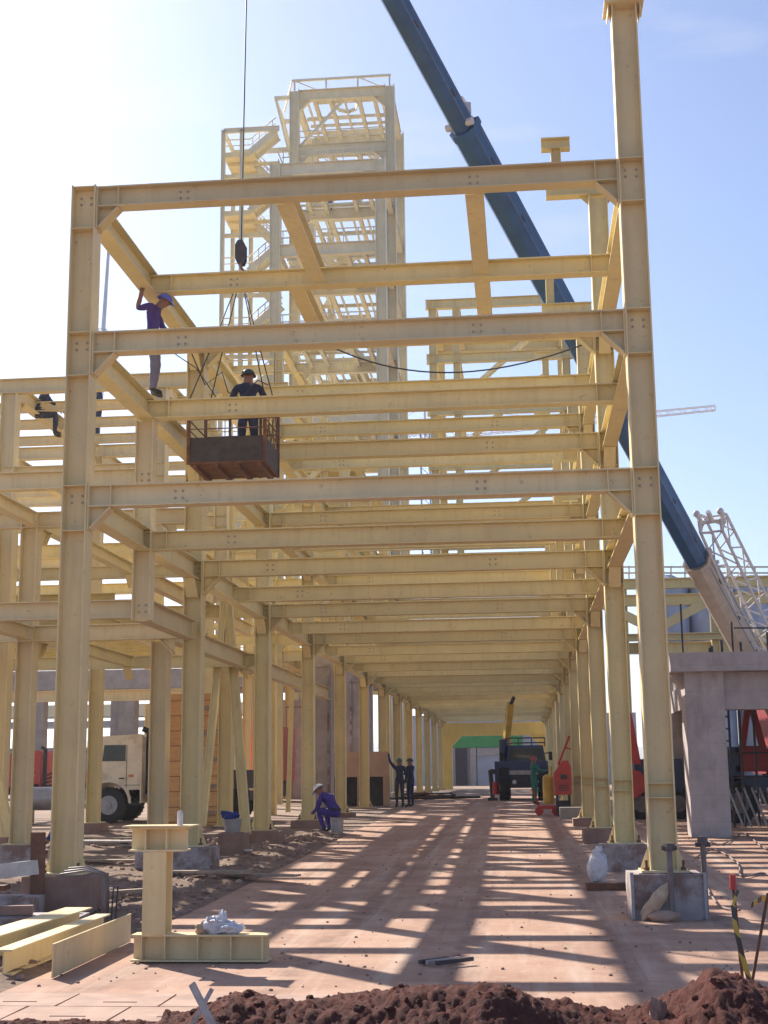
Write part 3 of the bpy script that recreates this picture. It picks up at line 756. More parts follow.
for k in range(2, 8):
    y = Y0+k*BAY+BAY*.42
    m_ = MB(); m_.ibeam((XR-.62, y, TOPS[0]+.02), (XR-.62, y, TOPS[2]-.4), .2, .2, up=(1, 0, 0)); m_.build('post', M['steel_bounce'], rack)
    m_ = MB(); m_.ibeam((XR-.74, y+.21, TOPS[1]+.75), (XR-.14, y+.21, TOPS[1]+.75), .2, .16); m_.build('bracket', M['steel_bounce'], rack)
for z, q in ((6.5, 5), (9.3, 4), (12.2, 4), (15, 3)):
    for i in range(q):
        m_ = MB(); m_.box((rr.uniform(-11.5, -7.8), rr.uniform(55, 68), z+.04+i*.08), (rr.uniform(1, 2.4), rr.uniform(2, 3.5), .07)); m_.build('deck_plate', M['deck'], md)

# ------------------------------------------------------------------ end of the corridor
PY = 97.2
po = thing('steel_portal', 'bright yellow portal with knee corners closing the far end of the corridor', 'portal', (-2, PY, .57))
pz = at(495, 735.5, PY).z; pt_ = at(495, 722.5, PY).z; pa, pb = at(448.5, 790, PY).x, at(545.5, 790, PY).x
for x in (pa, pb):
    m_ = MB(); m_.box((x, PY, (.57+pz)/2), (.62, .7, pz-.57)); m_.build('column', M['portal'], po)
m_ = MB(); m_.box(((pa+pb)/2, PY, (pz+pt_)/2), (pb-pa+.62, .72, pt_-pz))
for x, s_ in ((pa+.31, 1), (pb-.31, -1)): m_.prism([(x, PY-.3, pz+.02), (x+s_*.7, PY-.3, pz+.02), (x, PY-.3, pz-.7)], (0, .6, 0))
m_.build('lintel', M['portal'], po)
bl = thing('warehouse', 'grey metal warehouse with a green fascia seen through the corridor end', 'building', (-1, 126, .57))
def face(u0, u1, v0, v1, y): 
    a, b = at(u0, v0, y), at(u1, v1, y); return ((a.x+b.x)/2, y, (a.z+b.z)/2), (abs(b.x-a.x), .1, abs(b.z-a.z))
m_ = MB(); c, d = face(395, 640, 716, 806, 126); m_.box((c[0], 130.06, c[2]), (d[0], 8, d[2])); m_.build('wall', M['greywall'], bl)
m_ = MB(); c, d = face(452, 523, 733, 747, 125.94); m_.box(c, d); m_.build('fascia', M['green'], bl)
m_ = MB(); c, d = face(477, 536, 755, 797, 125.9); m_.box(c, d); m_.build('door', M['silo'], bl)
m_ = MB()
for f in ((470, 477, 748, 797), (536, 542, 748, 797), (477.1, 535.9, 748, 755)): c, d = face(*f, 125.8); m_.box(c, (d[0], .2, d[2]))
m_.build('door_frame', M['galv'], bl)
m_ = MB(); c, d = face(455, 468, 748, 796, 125.9); m_.box(c, d); m_.build('opening', M['darksteel'], bl)

# ------------------------------------------------------------------ right: concrete portal building, gallery, silos
cb = thing('concrete_portal', 'low raw concrete slab building on square piers at the right edge', 'building', (5, 32, .2))
zs = 4.28; gy = g(32)-.05
m_ = MB(); m_.prism([(3.3, 31.4, zs), (22, 31.4, zs), (22, 31.4, zs-.42), (3.3, 31.4, zs-.42)], (0, 2.4, 0)); m_.prism([(4.2, 33.8, zs-.002), (21.99, 33.8, zs-.002), (21.99, 33.8, zs-.418), (4.2, 33.8, zs-.418)], (0, 8.1, 0)); m_.build('slab', M['formed'], cb)
for (x, y) in ((4.05, 32.1), (4.62, 40.5), (12, 32.1), (12, 40.5), (19, 32.1)):
    m_ = MB(); m_.box((x, y, (gy+zs-.421)/2), (.86, .86, zs-.421-gy)); m_.build('pier', M['formed'], cb)
m_ = MB(); m_.box((13, 32.1, zs-.84), (17, .6, .83)); m_.build('edge_beam', M['formed'], cb)
m_ = MB(); m_.prism([(3.62, 31.9, zs-.422), (3.30, 31.9, zs-.422), (3.36, 31.9, zs-.5), (3.62, 31.9, zs-.72)], (0, .6, 0)); m_.build('corbel', M['formed'], cb)
m_ = MB(); m_.box((4.45, 36.3, zs-.72), (.6, 7.3, .59)); m_.build('side_beam', M['formed'], cb)
for u, v0, v1 in ((683, 604, 652), (733, 622, 650), (768, 632, 650), (722, 640, 650), (741, 642, 650), (712, 646, 652), (710, 648, 652)):
    p, q = at(u, v0, 31.8), at(u, v1, 31.8); m_ = MB(); m_.tube((q.x, 31.8, zs), (q.x, 31.8, p.z), .022 if v1-v0 > 15 else .03, 6); m_.build('rail_post', M['darksteel'], cb)
m_ = MB(); m_.tube(at(734, 628, 31.8), at(790, 628, 31.8), .018, 6); m_.build('handrail', M['darksteel'], cb)
ga = thing('conveyor_gallery', 'yellow steel truss gallery above and behind the concrete building', 'gallery', (9, 70, .57))
def row(vt, vb, name='chord', Y=70, m='steel_yellow', u0=612, u1=900):
    a, b = at(640, vt, Y), at(640, vb, Y); m_ = MB()
    x0, x1 = at(u0, vt, Y).x, at(u1, vt, Y).x
    m_.ibeam((x0, Y, (a.z+b.z)/2), (x1, Y, (a.z+b.z)/2), a.z-b.z, .4, .05, .04); m_.build(name, M[m], ga)
row(579, 589); row(595, 606); row(634, 641); row(643, 654, Y=70.5)
for (u, v, u2, v2) in ((655, 630, 705, 603), (768, 640, 712, 606), (655, 630, 600, 603), (768, 640, 830, 606)):
    m_ = MB(); m_.bar(at(u, v, 69.9), at(u2, v2, 69.9), .3, .45, 0, (0, 0, 1)); m_.build('diagonal', M['steel_yellow'], ga)
for u in (622, 640, 712, 772, 840):
    m_ = MB(); p, q = at(u, 580, 70.2), at(u, 655, 70.2); m_.ibeam((p.x, 70.2, .57), (p.x, 70.2, p.z), .4, .4, .05, .04, up=(1, 0, 0)); m_.build('column', M['steel_yellow'], ga)
m_ = MB()
for v in (567, 573): m_.tube(at(612, v, 70), at(900, v, 70), .045, 5)
for u in range(615, 900, 14): m_.tube(at(u, 566, 70), at(u, 581, 70), .04, 5)
m_.build('railing', M['steel_pale'], ga)
SL = ('silo nearest the corridor', 'silo hidden partly by the crane boom', 'silo right of the crane boom', 'silo at the right edge')
for i, u in enumerate((667, 708, 750, 792)):
    p = at(u, 574, 84); m_ = MB(); r = 1.22
    m_.tube((p.x, 84, .57), (p.x, 84, p.z-.6), r, 28); m_.tube((p.x, 84, p.z-.6), (p.x, 84, p.z-.1), r, 28, .35)
    o = m_.build('silo', M['silo']); tag(o, 'grey-blue steel '+SL[i]+' behind the yellow gallery', 'silo', 'silos behind the yellow gallery')

# ------------------------------------------------------------------ mobile crane
tip = at(252, -262, 21.9); base = V((7.75, 44.0, 3.6)); dr = (base-tip).normalized()
cr = thing('mobile_crane', 'mobile crane with a long navy telescopic boom slanting up behind the frame', 'crane', (9.3, 46.4, g(46)))
def along(k): return tip.lerp(base, k)
def proj(p):
    d = V(p)-V((0, 0, EYE)); z = d.dot(_fw); return 384+F*d.dot(_r)/z, 512-F*d.dot(_u)/z
def kat(v):
    lo_, hi_ = 0., 1.
    for _ in range(40):
        m = (lo_+hi_)/2
        if proj(along(m))[1] < v: lo_ = m
        else: hi_ = m
    return lo_
def boom_sec(k0, k1, w_, h_, name, m):
    mb = MB(); a, b = along(k0), along(k1); d, u, t, L_ = mb.frame(a, b, (0, 0, 1))
    pr = [(-.5, .5), (.5, .5), (.5, -.22), (.26, -.5), (-.26, -.5), (-.5, -.22)]
    vs = [p+t*(x*w_)+u*(y*h_) for p in (a, b) for x, y in pr]
    mb.add(vs, [(i, (i+1) % 6, 6+(i+1) % 6, 6+i) for i in range(6)] + [[5, 4, 3, 2, 1, 0], [6, 7, 8, 9, 10, 11]])
    # collar at the outer end
    vs = [p+t*(x*(w_+.06))+u*(y*(h_+.06)) for p in (a, a+d*.16) for x, y in pr]
    mb.add(vs, [(i, (i+1) % 6, 6+(i+1) % 6, 6+i) for i in range(6)] + [[5, 4, 3, 2, 1, 0], [6, 7, 8, 9, 10, 11]])
    return mb.build(name, M[m], cr)
def boom_detail(k0, k1_, w_, h_):
    a, b = along(k0), along(k1_); d, u, t, L_ = MB().frame(a, b, (0, 0, 1)); mb = MB(); n = int(L_/1.6)
    for sy in (-1, 1):
        mb.bar(a+t*sy*(w_/2+.004)+u*h_*.36, b+t*sy*(w_/2+.004)+u*h_*.36, .008, .05, 0, u); mb.bar(a+t*sy*(w_/2+.004)-u*h_*.16, b+t*sy*(w_/2+.004)-u*h_*.16, .008, .05, 0, u)
        for i in range(n): p = a.lerp(b, (i+.5)/n)+t*sy*(w_/2+.008); mb.bar(p-d*.09, p+d*.09, .012, .06, 1, u)
    mb.build('seam_strips', [M['boom_wear'], M['darksteel']], cr)
k1, k2 = kat(128), kat(560)
boom_detail(.005, k1, .40, .46); boom_detail(k1+.006, k2, .54, .60); boom_detail(k2+.006, .99, .68, .74)
boom_sec(0, k1+.02, .40, .46, 'boom_section', 'boom'); boom_sec(k1, k2+.02, .54, .60, 'boom_section', 'boom'); boom_sec(k2, 1.0, .68, .74, 'boom_base', 'boom_beige')
mb = MB(); d, u, t, _ = mb.frame(tip, base, (0, 0, 1))
c0 = along(k1-.004); mb.box(c0+u*.34, (.30, .34, .42)); mb.tube(c0-t*.33-u*.05, c0+t*.33-u*.05, .085, 10); mb.path([c0+u*.5, c0+u*.66-d*.1, c0+u*.6-d*.3, c0+u*.42-d*.32], .025)
mb.build('boom_collar', M['jib'], cr)
mb = MB(); mb.tube(along(k1)+u*.42+t*.1, along(1)+u*.62+t*.1, .014, 5); mb.build('hoist_line', M['cable'], cr)
mb = MB()   # head sheaves
mb.tube(tip-t*.25, tip+t*.25, .24, 14); mb.build('boom_head', M['boom'], cr)
# folded lattice jib carried beside the base section
mb = MB(); ja, jb = at(708, 524, 38.2)+V((.15, 0, 0)), at(778, 662, 42.5)
lattice(mb, ja, jb, .62, .045, 9, u, 1.35)
jd, ju, jt, _ = mb.frame(ja, jb, u)
for s in (-1, 1):
    mb.tube(ja+jt*s*.31, ja+jt*s*.34-jd*.42, .06, 6); mb.blob(ja+jt*s*.34-jd*.45, .1, 8, 6)
    for s2 in (-1, 1): mb.tube(ja+jt*s*.31+ju*s2*.31, ja+jt*s*.31-jd*.28+ju*s2*.1, .05, 6)
mb.tube(ja+jt*.31-jd*.1, ja-jt*.31-jd*.1, .06, 6); mb.tube(ja-jd*.1, ja-jd*.48, .07, 6)
for k in (.25, .45, .65, .85): mb.bar(ja.lerp(jb, k)-jt*.35, ja.lerp(jb, k)-jt*.95, .1, .1)
mb.build('lattice_jib', M['jib'], cr)
# carrier and superstructure, largely hidden by the concrete building
gz = g(46)
mb = MB(); mb.box((8.6, 44.4, gz+2.6), (2.2, 3.0, 1.3)); mb.box((8.3, 44, gz+3.15), (.9, 1.2, .9)); mb.build('superstructure', M['rig_red_shaded'], cr)
mb = MB(); mb.box((9.5, 46.5, gz+1.45), (2.5, 11, .7)); mb.build('carrier', M['rig_red_shaded'], cr)
for y in (42, 43.5, 49, 50.5):
    for sx in (-1, 1): mb = MB(); mb.tube((9.5+sx*1.25, y, gz+.56), (9.5+sx*.85, y, gz+.56), .56, 18); mb.build('wheel', M['black'], cr)

# hook block and basket hang from the boom tip
hk = at(241, 254, 21.9)
hb = thing('hook_block', 'dark hook block hanging on a cable above the man basket', 'hook', (hk.x, 21.9, hk.z-.3))
mb = MB(); x, z = hk.x, hk.z
for s in (-1, 1): mb.prism([(x-.04, 21.9+s*.06, z+.22), (x+.04, 21.9+s*.06, z+.22), (x+.085, 21.9+s*.06, z+.14), (x+.085, 21.9+s*.06, z-.1), (x+.05, 21.9+s*.06, z-.19), (x-.05, 21.9+s*.06, z-.19), (x-.085, 21.9+s*.06, z-.1), (x-.085, 21.9+s*.06, z+.14)], (0, s*.035, 0))
mb.build('cheek_plates', M['darksteel'], hb)
mb = MB(); mb.tube((x, 21.85, z+.06), (x, 21.95, z+.06), .075, 14); mb.build('sheave', M['black'], hb)
mb = MB(); mb.path([(x, 21.9, z-.15), (x, 21.9, z-.25), (x+.06, 21.9, z-.31), (x+.03, 21.9, z-.38), (x-.05, 21.9, z-.36)], .022, 8); mb.build('hook', M['rust'], hb)
mb = MB(); mb.tube((x, 21.9, z+.1), tip-V((0, 0, .1)), .013, 6); mb.build('hoist_cable', M['cable'], hb)

def A(u, v, y): p = at(u, v, y); return p
bx0, bx1, by0, by1 = -5.25, -4.0, 21.25, 22.45
bz = 6.62
bk = thing('man_basket', 'dark steel man basket slung from the crane, holding a worker', 'basket', ((bx0+bx1)/2, (by0+by1)/2, bz))
mb = MB()
mb.box(((bx0+bx1)/2, (by0+by1)/2, bz+.02), (bx1-bx0, by1-by0, .03))
for i in range(4): mb.bar((bx0+.1+i*.35, by0+.04, bz-.03), (bx0+.1+i*.35, by1-.04, bz-.03), .06, .07)
mb.build('floor', M['rust'], bk)
T = .40
for nm, p, q in (('toe_board', (bx0, by0), (bx1, by0)), ('toe_board', (bx1, by0), (bx1, by1)), ('toe_board', (bx1, by1), (bx0, by1)), ('toe_board', (bx0, by1), (bx0, by0))):
    mb = MB(); mb.bar((*p, bz+.035+T/2), (*q, bz+.035+T/2), .014, T); mb.build(nm, M['darksteel'], bk)
zt_ = bz+1.06
for p in ((bx0, by0), (bx1, by0), (bx1, by1), (bx0, by1)):
    mb = MB(); mb.bar((*p, bz), (*p, zt_), .05, .05, 0, (1, 0, 0)); mb.build('corner_post', M['rust'], bk)
mb = MB()
cs = [(bx0, by0), (bx1, by0), (bx1, by1), (bx0, by1)]
for zz, r in ((zt_, .024), (bz+.74, .012), (bz+.58, .01)):
    for a, b in zip(cs, cs[1:]+cs[:1]): mb.tube((*a, zz), (*b, zz), r, 6)
for x_ in (bx0+.42, bx1-.3): mb.bar((x_, by1, bz), (x_, by1, zt_), .04, .04, 0, (1, 0, 0))
for i in range(3): y_ = by0+.2+i*.35; mb.tube((bx1, y_, bz+.45), (bx1, y_+.3, zt_), .008, 5); mb.tube((bx1, y_+.3, bz+.45), (bx1, y_, zt_), .008, 5)
mb.build('guard_rail', M['rust'], bk)
hp_ = (x, 21.9, z-.36)
for c in cs:
    mb = MB(); mid = V((*c, zt_)).lerp(V(hp_), .5)+V((0, 0, -.02)); mb.path([(*c, zt_), mid, hp_], .011, 5); mb.build('sling', M['cable'], bk)
mb = MB(); mb.path([A(188, 345, 21.4), A(205, 385, 21.4), A(222, 372, 21.4), A(228, 392, 21.5), A(240, 398, 21.6), A(258, 380, 21.9), A(268, 385, 22.2)], .011, 5); mb.path([A(172, 352, 21.3), A(196, 368, 21.4), A(216, 397, 21.5)], .009, 5); mb.build('cable_loop', M['cable'], bk)
# welding lead slung across the middle bay
mb = MB(); pts = []
pa_, pb_ = A(330, 346, 24.5), A(590, 342, 24.5)
for i in range(21):
    k = i/20; p = pa_.lerp(pb_, k); p.z -= .62*(1-(2*k-1)**2)*(1-.25*k); pts.append(p)
mb.path(pts, .015, 6); tag(mb.build('hanging_cable', M['cable']), 'thin black cable sagging between the upper beams of the second bay', 'cable')

# far tower crane and lattice mast
tc = thing('tower_crane', 'far thin tower crane whose long jib shows right of the tall column', 'tower crane', (-20, 300, .57))
pm, pt = at(425, 437, 300), at(715, 408, 300)
mb = MB(); lattice(mb, (pm.x, 300, .57), (pm.x, 300, pm.z+1.5), 2.0, .13, 36, (0, 1, 0)); mb.build('mast', M['boom'], tc)
mb = MB(); lattice(mb, pm, pt, 1.5, .10, 46, (0, 0, 1), .7); lattice(mb, pm, pm-(pt-pm)*.28, 1.5, .12, 14); mb.build('jib', M['jib'], tc)
mb = MB(); apex = pm+V((0, 0, 7)); mb.tube(pm, apex, .3, 6); mb.tube(apex, pm.lerp(pt, .55), .06, 4); mb.tube(apex, pm-(pt-pm)*.25, .06, 4); mb.build('apex_tie', M['jib'], tc)
cb2 = at(106, 240, 150); cb3 = at(94, 420, 150)
lc = thing('lattice_boom', 'far bluish lattice crane boom standing behind the left column', 'crane', (cb3.x-1, 150, .57))
mb = MB(); lattice(mb, V((cb3.x-2.3, 150, .6)), at(103, 330, 150), 1.0, .07, 40, (0, 1, 0)); mb.tube(at(103, 332, 150), at(110, 228, 150), .28, 6, .16); mb.build('boom', M['silo'], lc)

# ------------------------------------------------------------------ vehicles and plant
def wheel(parent, c, r, w_, ax=(0, 1, 0), rim='galv'):
    c = V(c); ax = V(ax); mb = MB(); mb.tube(c-ax*w_/2, c+ax*w_/2, r, 26)
    for i in range(26):
        a = 2*PI*i/26; e = V((math.cos(a), 0, math.sin(a))) if abs(ax.y) > .5 else V((0, math.cos(a), math.sin(a)))
        mb.box(c+e*r, (.05, w_*.9, .05) if abs(ax.y) > .5 else (w_*.9, .05, .05))
    o = mb.build('wheel', M['black'], parent)
    mb = MB(); mb.tube(c-ax*(w_/2+.004), c-ax*(w_/2-.06), r*.55, 20, r*.5); mb.tube(c-ax*(w_/2+.05), c-ax*(w_/2), r*.2, 10)
    mb.build('rim', M[rim], o); return o
def box_truck(name, label, loc, mats, s=1, rz=0):
    """forward-control lorry facing local -X"""
    r = thing(name, label, 'truck', (0, 0, 0))
    Wd = 1.2
    arc = [(.75+.68*math.cos(a), .62+.68*math.sin(a)) for a in [PI*i/10 for i in range(11)]]
    prof = [(0, .5), (0, 1.55), (.12, 2.62), (.28, 2.78), (1.75, 2.85), (1.85, 2.75), (1.85, .62)] + [(a, b) for a, b in arc if a < 1.85] + [(.07, .5)]
    mb = MB(); mb.prism([(a, -Wd, b) for a, b in prof], (0, 2*Wd, 0)); body = mb.build('cab', mats[0], r)
    for sy in (-1, 1):
        mb = MB(); mb.prism([(.52, sy*(Wd+.006), 1.98), (.58, sy*(Wd+.006), 2.5), (1.30, sy*(Wd+.006), 2.5), (1.30, sy*(Wd+.006), 1.98)], (0, sy*.012, 0)); wd = mb.build('window', M['glass'], body)
        mb = MB(); mb.bar((1.34, sy*(Wd+.005), .95), (1.34, sy*(Wd+.005), 2.5), .015, .012); mb.bar((1.1, sy*(Wd+.03), 1.42), (1.28, sy*(Wd+.03), 1.42), .03, .04); mb.bar((.1, sy*(Wd+.004), 1.2), (1.8, sy*(Wd+.004), 1.2), .02, .012); mb.build('door_handle', M['black'], body)
        mb = MB(); ring = [(.75+q*math.cos(a), .62+q*math.sin(a)) for q in (.68, .78) for a in [PI*i/14 for i in range(15)]]
        mb.add([(a, sy*(Wd+.02), b) for a, b in ring], [(i, i+1, 16+i, 15+i) for i in range(14)]); mb.build('wheel_arch', mats[0], body)
    mb = MB(); mb.prism([(-.006, -1.05, 1.62), (.104, -1.05, 2.5), (.104, 1.05, 2.5), (-.006, 1.05, 1.62)], (-.012, 0, 0)); mb.build('windscreen', M['glass'], body)
    for sy in (-1, 1):
        mb = MB(); mb.tube((.1, sy*(Wd+.02), 2.3), (.0, sy*(Wd+.2), 2.3), .018, 6); mb.box((-.02, sy*(Wd+.22), 2.15), (.05, .16, .36)); mb.build('mirror', M['black'], body)
        mb = MB(); mb.box((1.5, sy*(Wd+.012), 1.5), (.16, .03, .08)); mb.build('marker_lamp', M['machine_lamp'], body)
        mb = MB(); mb.box((1.62, sy*(Wd-.1), .8), (.36, .2, .5)); mb.box((1.75, sy*(Wd-.2), 1.5), (.05, .2, .9)); mb.build('step', M['darksteel'], r)
        mb = MB(); [mb.tube((1.95, sy*.6, .9+k*.2), (2.4, sy*.55, 1.0+k*.22), .035, 6) for k in range(4)]; mb.build('air_hoses', M['black'], r)
    mb = MB(); mb.box((-.06, 0, .62), (.2, 2.4, .32)); mb.build('bumper', M['galv'], r)
    for sy in (-.85, .85): mb = MB(); mb.tube((-.005, sy, 1.0), (-.05, sy, 1.0), .11, 14); mb.build('headlight', M['white'], r)
    mb = MB(); mb.tube((2.02, -.95, .9), (2.02, -.95, 2.95), .11, 12); mb.tube((2.02, -.95, 2.93), (1.80, -1.0, 3.03), .09, 10); mb.build('exhaust_stack', M['black'], r)
    mb = MB(); mb.box((3.2, 0, .82), (4.2, .9, .3)); mb.build('chassis', M['darksteel'], r)
    mb = MB(); mb.box((4.0, 0, 1.35), (2.4, 2.2, .6)); mb.build('load_bed', mats[1], r)
    for xx in (.75, 3.4, 4.6):
        for sy in (-1, 1): wheel(r, (xx, sy*1.02, .56), .56, .32, (0, -sy, 0))
    r.location = loc; r.rotation_euler = (0, 0, rz); r.scale = (s, s, s); return r
p = at(85, 820, 40)
box_truck('truck', 'cream truck cab facing left behind the yellow column', (p.x, 41.1, g(41)), (M['truck_cream'], M['darksteel']), .89)
p = at(48, 815, 62)
box_truck('truck', 'red truck partly hidden behind columns at the far left', (p.x-1.6, 62, g(62)), (M['red'], M['red']), .82)

ct = thing('crane_truck', 'dark blue crane truck with a short yellow boom parked down the corridor', 'truck', (-.25, 59, g(59)))
gx = -.25; gz = g(59)
mb = MB(); mb.box((gx+.1, 61, gz+1.15), (2.2, 5, .9)); mb.build('body', M['blue'], ct)
mb = MB(); mb.prism([(gx-.55, 58.6, gz+1.25), (gx+1.15, 58.6, gz+1.25), (gx+1.15, 58.6, gz+1.5), (gx+1.02, 58.75, gz+2.25), (gx-.42, 58.75, gz+2.25), (gx-.55, 58.6, gz+1.5)], (0, 1.5, 0)); cab = mb.build('cab', M['blue'], ct)
mb = MB(); mb.prism([(gx-.46, 58.585, gz+1.55), (gx+1.06, 58.585, gz+1.55), (gx+.96, 58.72, gz+2.12), (gx-.36, 58.72, gz+2.12)], (0, -.012, 0)); mb.build('windscreen', M['glass'], cab)
mb = MB()
for z_ in (2.35, 2.55): mb.tube((gx-.5, 58.8, gz+z_), (gx+1.1, 58.8, gz+z_), .03, 5)
for x_ in (-.5, 0, .55, 1.1): mb.tube((gx+x_, 58.8, gz+2.2), (gx+x_, 58.8, gz+2.55), .025, 5)
mb.build('roof_rack', M['darksteel'], cab)
mb = MB(); mb.box((gx+.3, 58.52, gz+.95), (1.3, .12, .5)); mb.build('grille', M['darksteel'], ct)
for s in (-.2, .85): mb = MB(); mb.tube((gx+s, 58.47, gz+.75), (gx+s, 58.4, gz+.75), .09, 10); mb.build('headlight', M['white'], ct)
for xx in (-.62, 1.0):
    for yy in (58.9, 62.6): wheel(ct, (gx+xx, yy, gz+.72), .72, .42, (1 if xx > 0 else -1, 0, 0))
mb = MB(); mb.bar((gx-.35, 60, gz+1.6), (gx-.5, 59.6, gz+2.6), .3, .34); mb.bar((gx-.5, 59.6, gz+2.5), (gx-.28, 58.9, gz+4.0), .24, .3); mb.bar((gx-.3, 58.95, gz+3.9), (gx-.12, 58.7, gz+4.25), .1, .12, 1); mb.build('boom', [M['yellow'], M['darksteel']], ct)
mb = MB(); mb.tube((gx-1.12, 58.8, gz+.1), (gx-1.2, 58.8, gz+1.25), .09, 8); mb.box((gx-1.12, 58.8, gz+.06), (.4, .4, .12)); mb.bar((gx-1.2, 58.8, gz+1.2), (gx-.5, 58.8, gz+1.1), .16, .2); mb.build('outrigger', M['darksteel'], ct)
mb = MB(); mb.tube((gx-.98, 58.6, gz+.25), (gx-.98, 58.6, gz+.75), .14, 10); mb.build('tool_drum', M['red'], ct)
mb = MB(); mb.box((gx+.2, 60.5, gz+.75), (1.5, 3.0, .5)); mb.tube((gx-.6, 58.95, gz+.72), (gx+1.0, 58.95, gz+.72), .1, 8); mb.box((gx+.2, 58.5, gz+.62), (1.9, .14, .16)); mb.build('axle', M['darksteel'], ct)
mb = MB()
for sx in (-.72, 1.32): mb.tube((gx+sx*.8, 58.7, gz+1.9), (gx+sx, 58.6, gz+1.95), .02, 6); mb.box((gx+sx, 58.58, gz+1.8), (.14, .05, .34))
mb.box((gx+.3, 58.57, gz+1.46), (.05, .03, .1)); mb.build('mirror', M['black'], cab)
mb = MB(); mb.prism([(gx-.5, 58.45, gz+1.22), (gx+1.1, 58.45, gz+1.22), (gx+1.1, 58.45, gz+1.05), (gx-.5, 58.45, gz+1.05)], (0, .16, 0)); mb.build('bonnet_trim', M['galv'], ct)
mb = MB(); mb.tube((gx-.62, 59.3, gz+1.3), (gx-.62, 59.3, gz+2.5), .2, 12); mb.build('air_filter', M['blue'], ct)

p = at(563, 812, 42.4); gx = p.x; gz = g(42.4); y = 42.1
rm = thing('welding_machine', 'red cabinet machine with a raised pole beside the right columns', 'machine', (gx, 42.4, gz))
mb = MB(); mb.prism([(gx-.22, y, gz+.62), (gx+.27, y, gz+.62), (gx+.27, y, gz+1.42), (gx+.2, y, gz+1.62), (gx+.02, y, gz+1.62), (gx-.24, y, gz+1.25)], (0, .55, 0)); cabn = mb.build('cabinet', M['red'], rm)
mb = MB()
for k in range(4): mb.box((gx+.03, y-.006, gz+.75+k*.05), (.3, .012, .02))
mb.box((gx+.05, y-.008, gz+1.15), (.2, .014, .14)); mb.build('vent', M['darksteel'], cabn)
mb = MB()
for sx in (-.16, .2):
    for sy in (.05, .5): mb.box((gx+sx, y+sy, gz+.31), (.07, .07, .62))
mb.box((gx, y+.27, gz+.3), (.4, .4, .3)); mb.build('stand', M['darksteel'], rm)
mb = MB(); mb.tube((gx-.1, y+.1, gz+1.5), (gx+.26, y, gz+2.35), .035, 8); mb.tube((gx+.12, y+.05, gz+2.0), (gx+.3, y+.05, gz+1.95), .02, 6); mb.build('pole', M['red'], rm)
p = at(549, 808, 43)
o = thing('compressor', 'yellow upright cylinder machine left of the red cabinet', 'machine', (p.x, 43, g(43)))
mb = MB(); mb.tube((p.x, 43, g(43)+.32), (p.x, 43, g(43)+1.1), .17, 18); mb.blob((p.x, 43, g(43)+1.1), (.17, .17, .12), 16, 6); mb.tube((p.x+.1, 43, g(43)+1.1), (p.x+.1, 43, g(43)+1.45), .03, 8); mb.build('tank', M['yellow'], o)
mb = MB(); mb.box((p.x-.05, 42.8, g(43)+.24), (.5, .2, .1))
for dx in (-.3, .2): mb.tube((p.x+dx, 42.66, g(43)+.13), (p.x+dx, 42.8, g(43)+.13), .13, 12)
mb.bar((p.x-.3, 42.8, g(43)+.25), (p.x-.5, 42.7, g(43)+.8), .04, .04); mb.build('trolley', M['red'], o)
# red signs of plant between the first and second right columns
p = at(641, 800, 40); gx, gz = p.x, g(40)
rd = thing('site_dumper', 'red and blue plant half hidden behind the nearest right column', 'machine', (gx+.5, 40, gz))
mb = MB(); mb.prism([(gx-.4, 39.6, gz+1.55), (gx+.02, 39.6, gz+1.5), (gx-.18, 39.6, gz+2.9), (gx-.4, 39.6, gz+3.1)], (0, .5, 0)); mb.prism([(gx-.4, 39.6, gz+.45), (gx, 39.6, gz+.7), (gx+.2, 39.6, gz+.95), (gx, 39.6, gz+1.3), (gx-.4, 39.6, gz+1.4)], (0, .5, 0)); mb.build('bucket', M['red'], rd)
mb = MB(); mb.box((gx+.5, 40.3, gz+1.2), (1.3, 1.2, .9)); mb.box((gx+.35, 40.3, gz+1.95), (.2, .3, .5)); mb.build('body', M['blue'], rd)
for xx in (0, 1.0): wheel(rd, (gx+xx, 39.9, gz+.42), .42, .3, (0, 1, 0), 'form_post')
# machine under the concrete building
p = at(752, 800, 38); gx, gz = p.x, g(38)
pr_ = thing('drill_rig', 'red A-frame rig on dark running gear under the concrete building', 'machine', (gx, 38, gz))
mb = MB()
for s in (-1, 1): mb.bar((gx+s*.42+.1, 38, gz+1.2), (gx+.08+s*.05, 38, gz+3.0), .16, .2, 0, (0, 1, 0))
mb.box((gx+.1, 38, gz+1.9), (.4, .14, .14)); mb.build('a_frame', M['rig_red_shaded'], pr_)
mb = MB(); mb.box((gx+.35, 38.3, gz+1.6), (1.5, 1.2, .6)); mb.build('engine_housing', M['rig_red_shaded'], pr_)
mb = MB(); mb.box((gx-.55, 38.2, gz+1.5), (.5, 1.0, .9)); mb.tube((gx-.5, 37.65, gz+1.6), (gx-.5, 37.7, gz+1.6), .2, 12); mb.build('radiator', M['blue'], pr_)
mb = MB(); mb.box((gx+.3, 38.4, gz+1.0), (2.6, 1.4, .4)); mb.build('chassis', M['blue'], pr_)
for xx in (-.4, 1.3): wheel(pr_, (gx+xx, 37.7, gz+.5), .5, .35, (0, 1, 0), 'form_post')
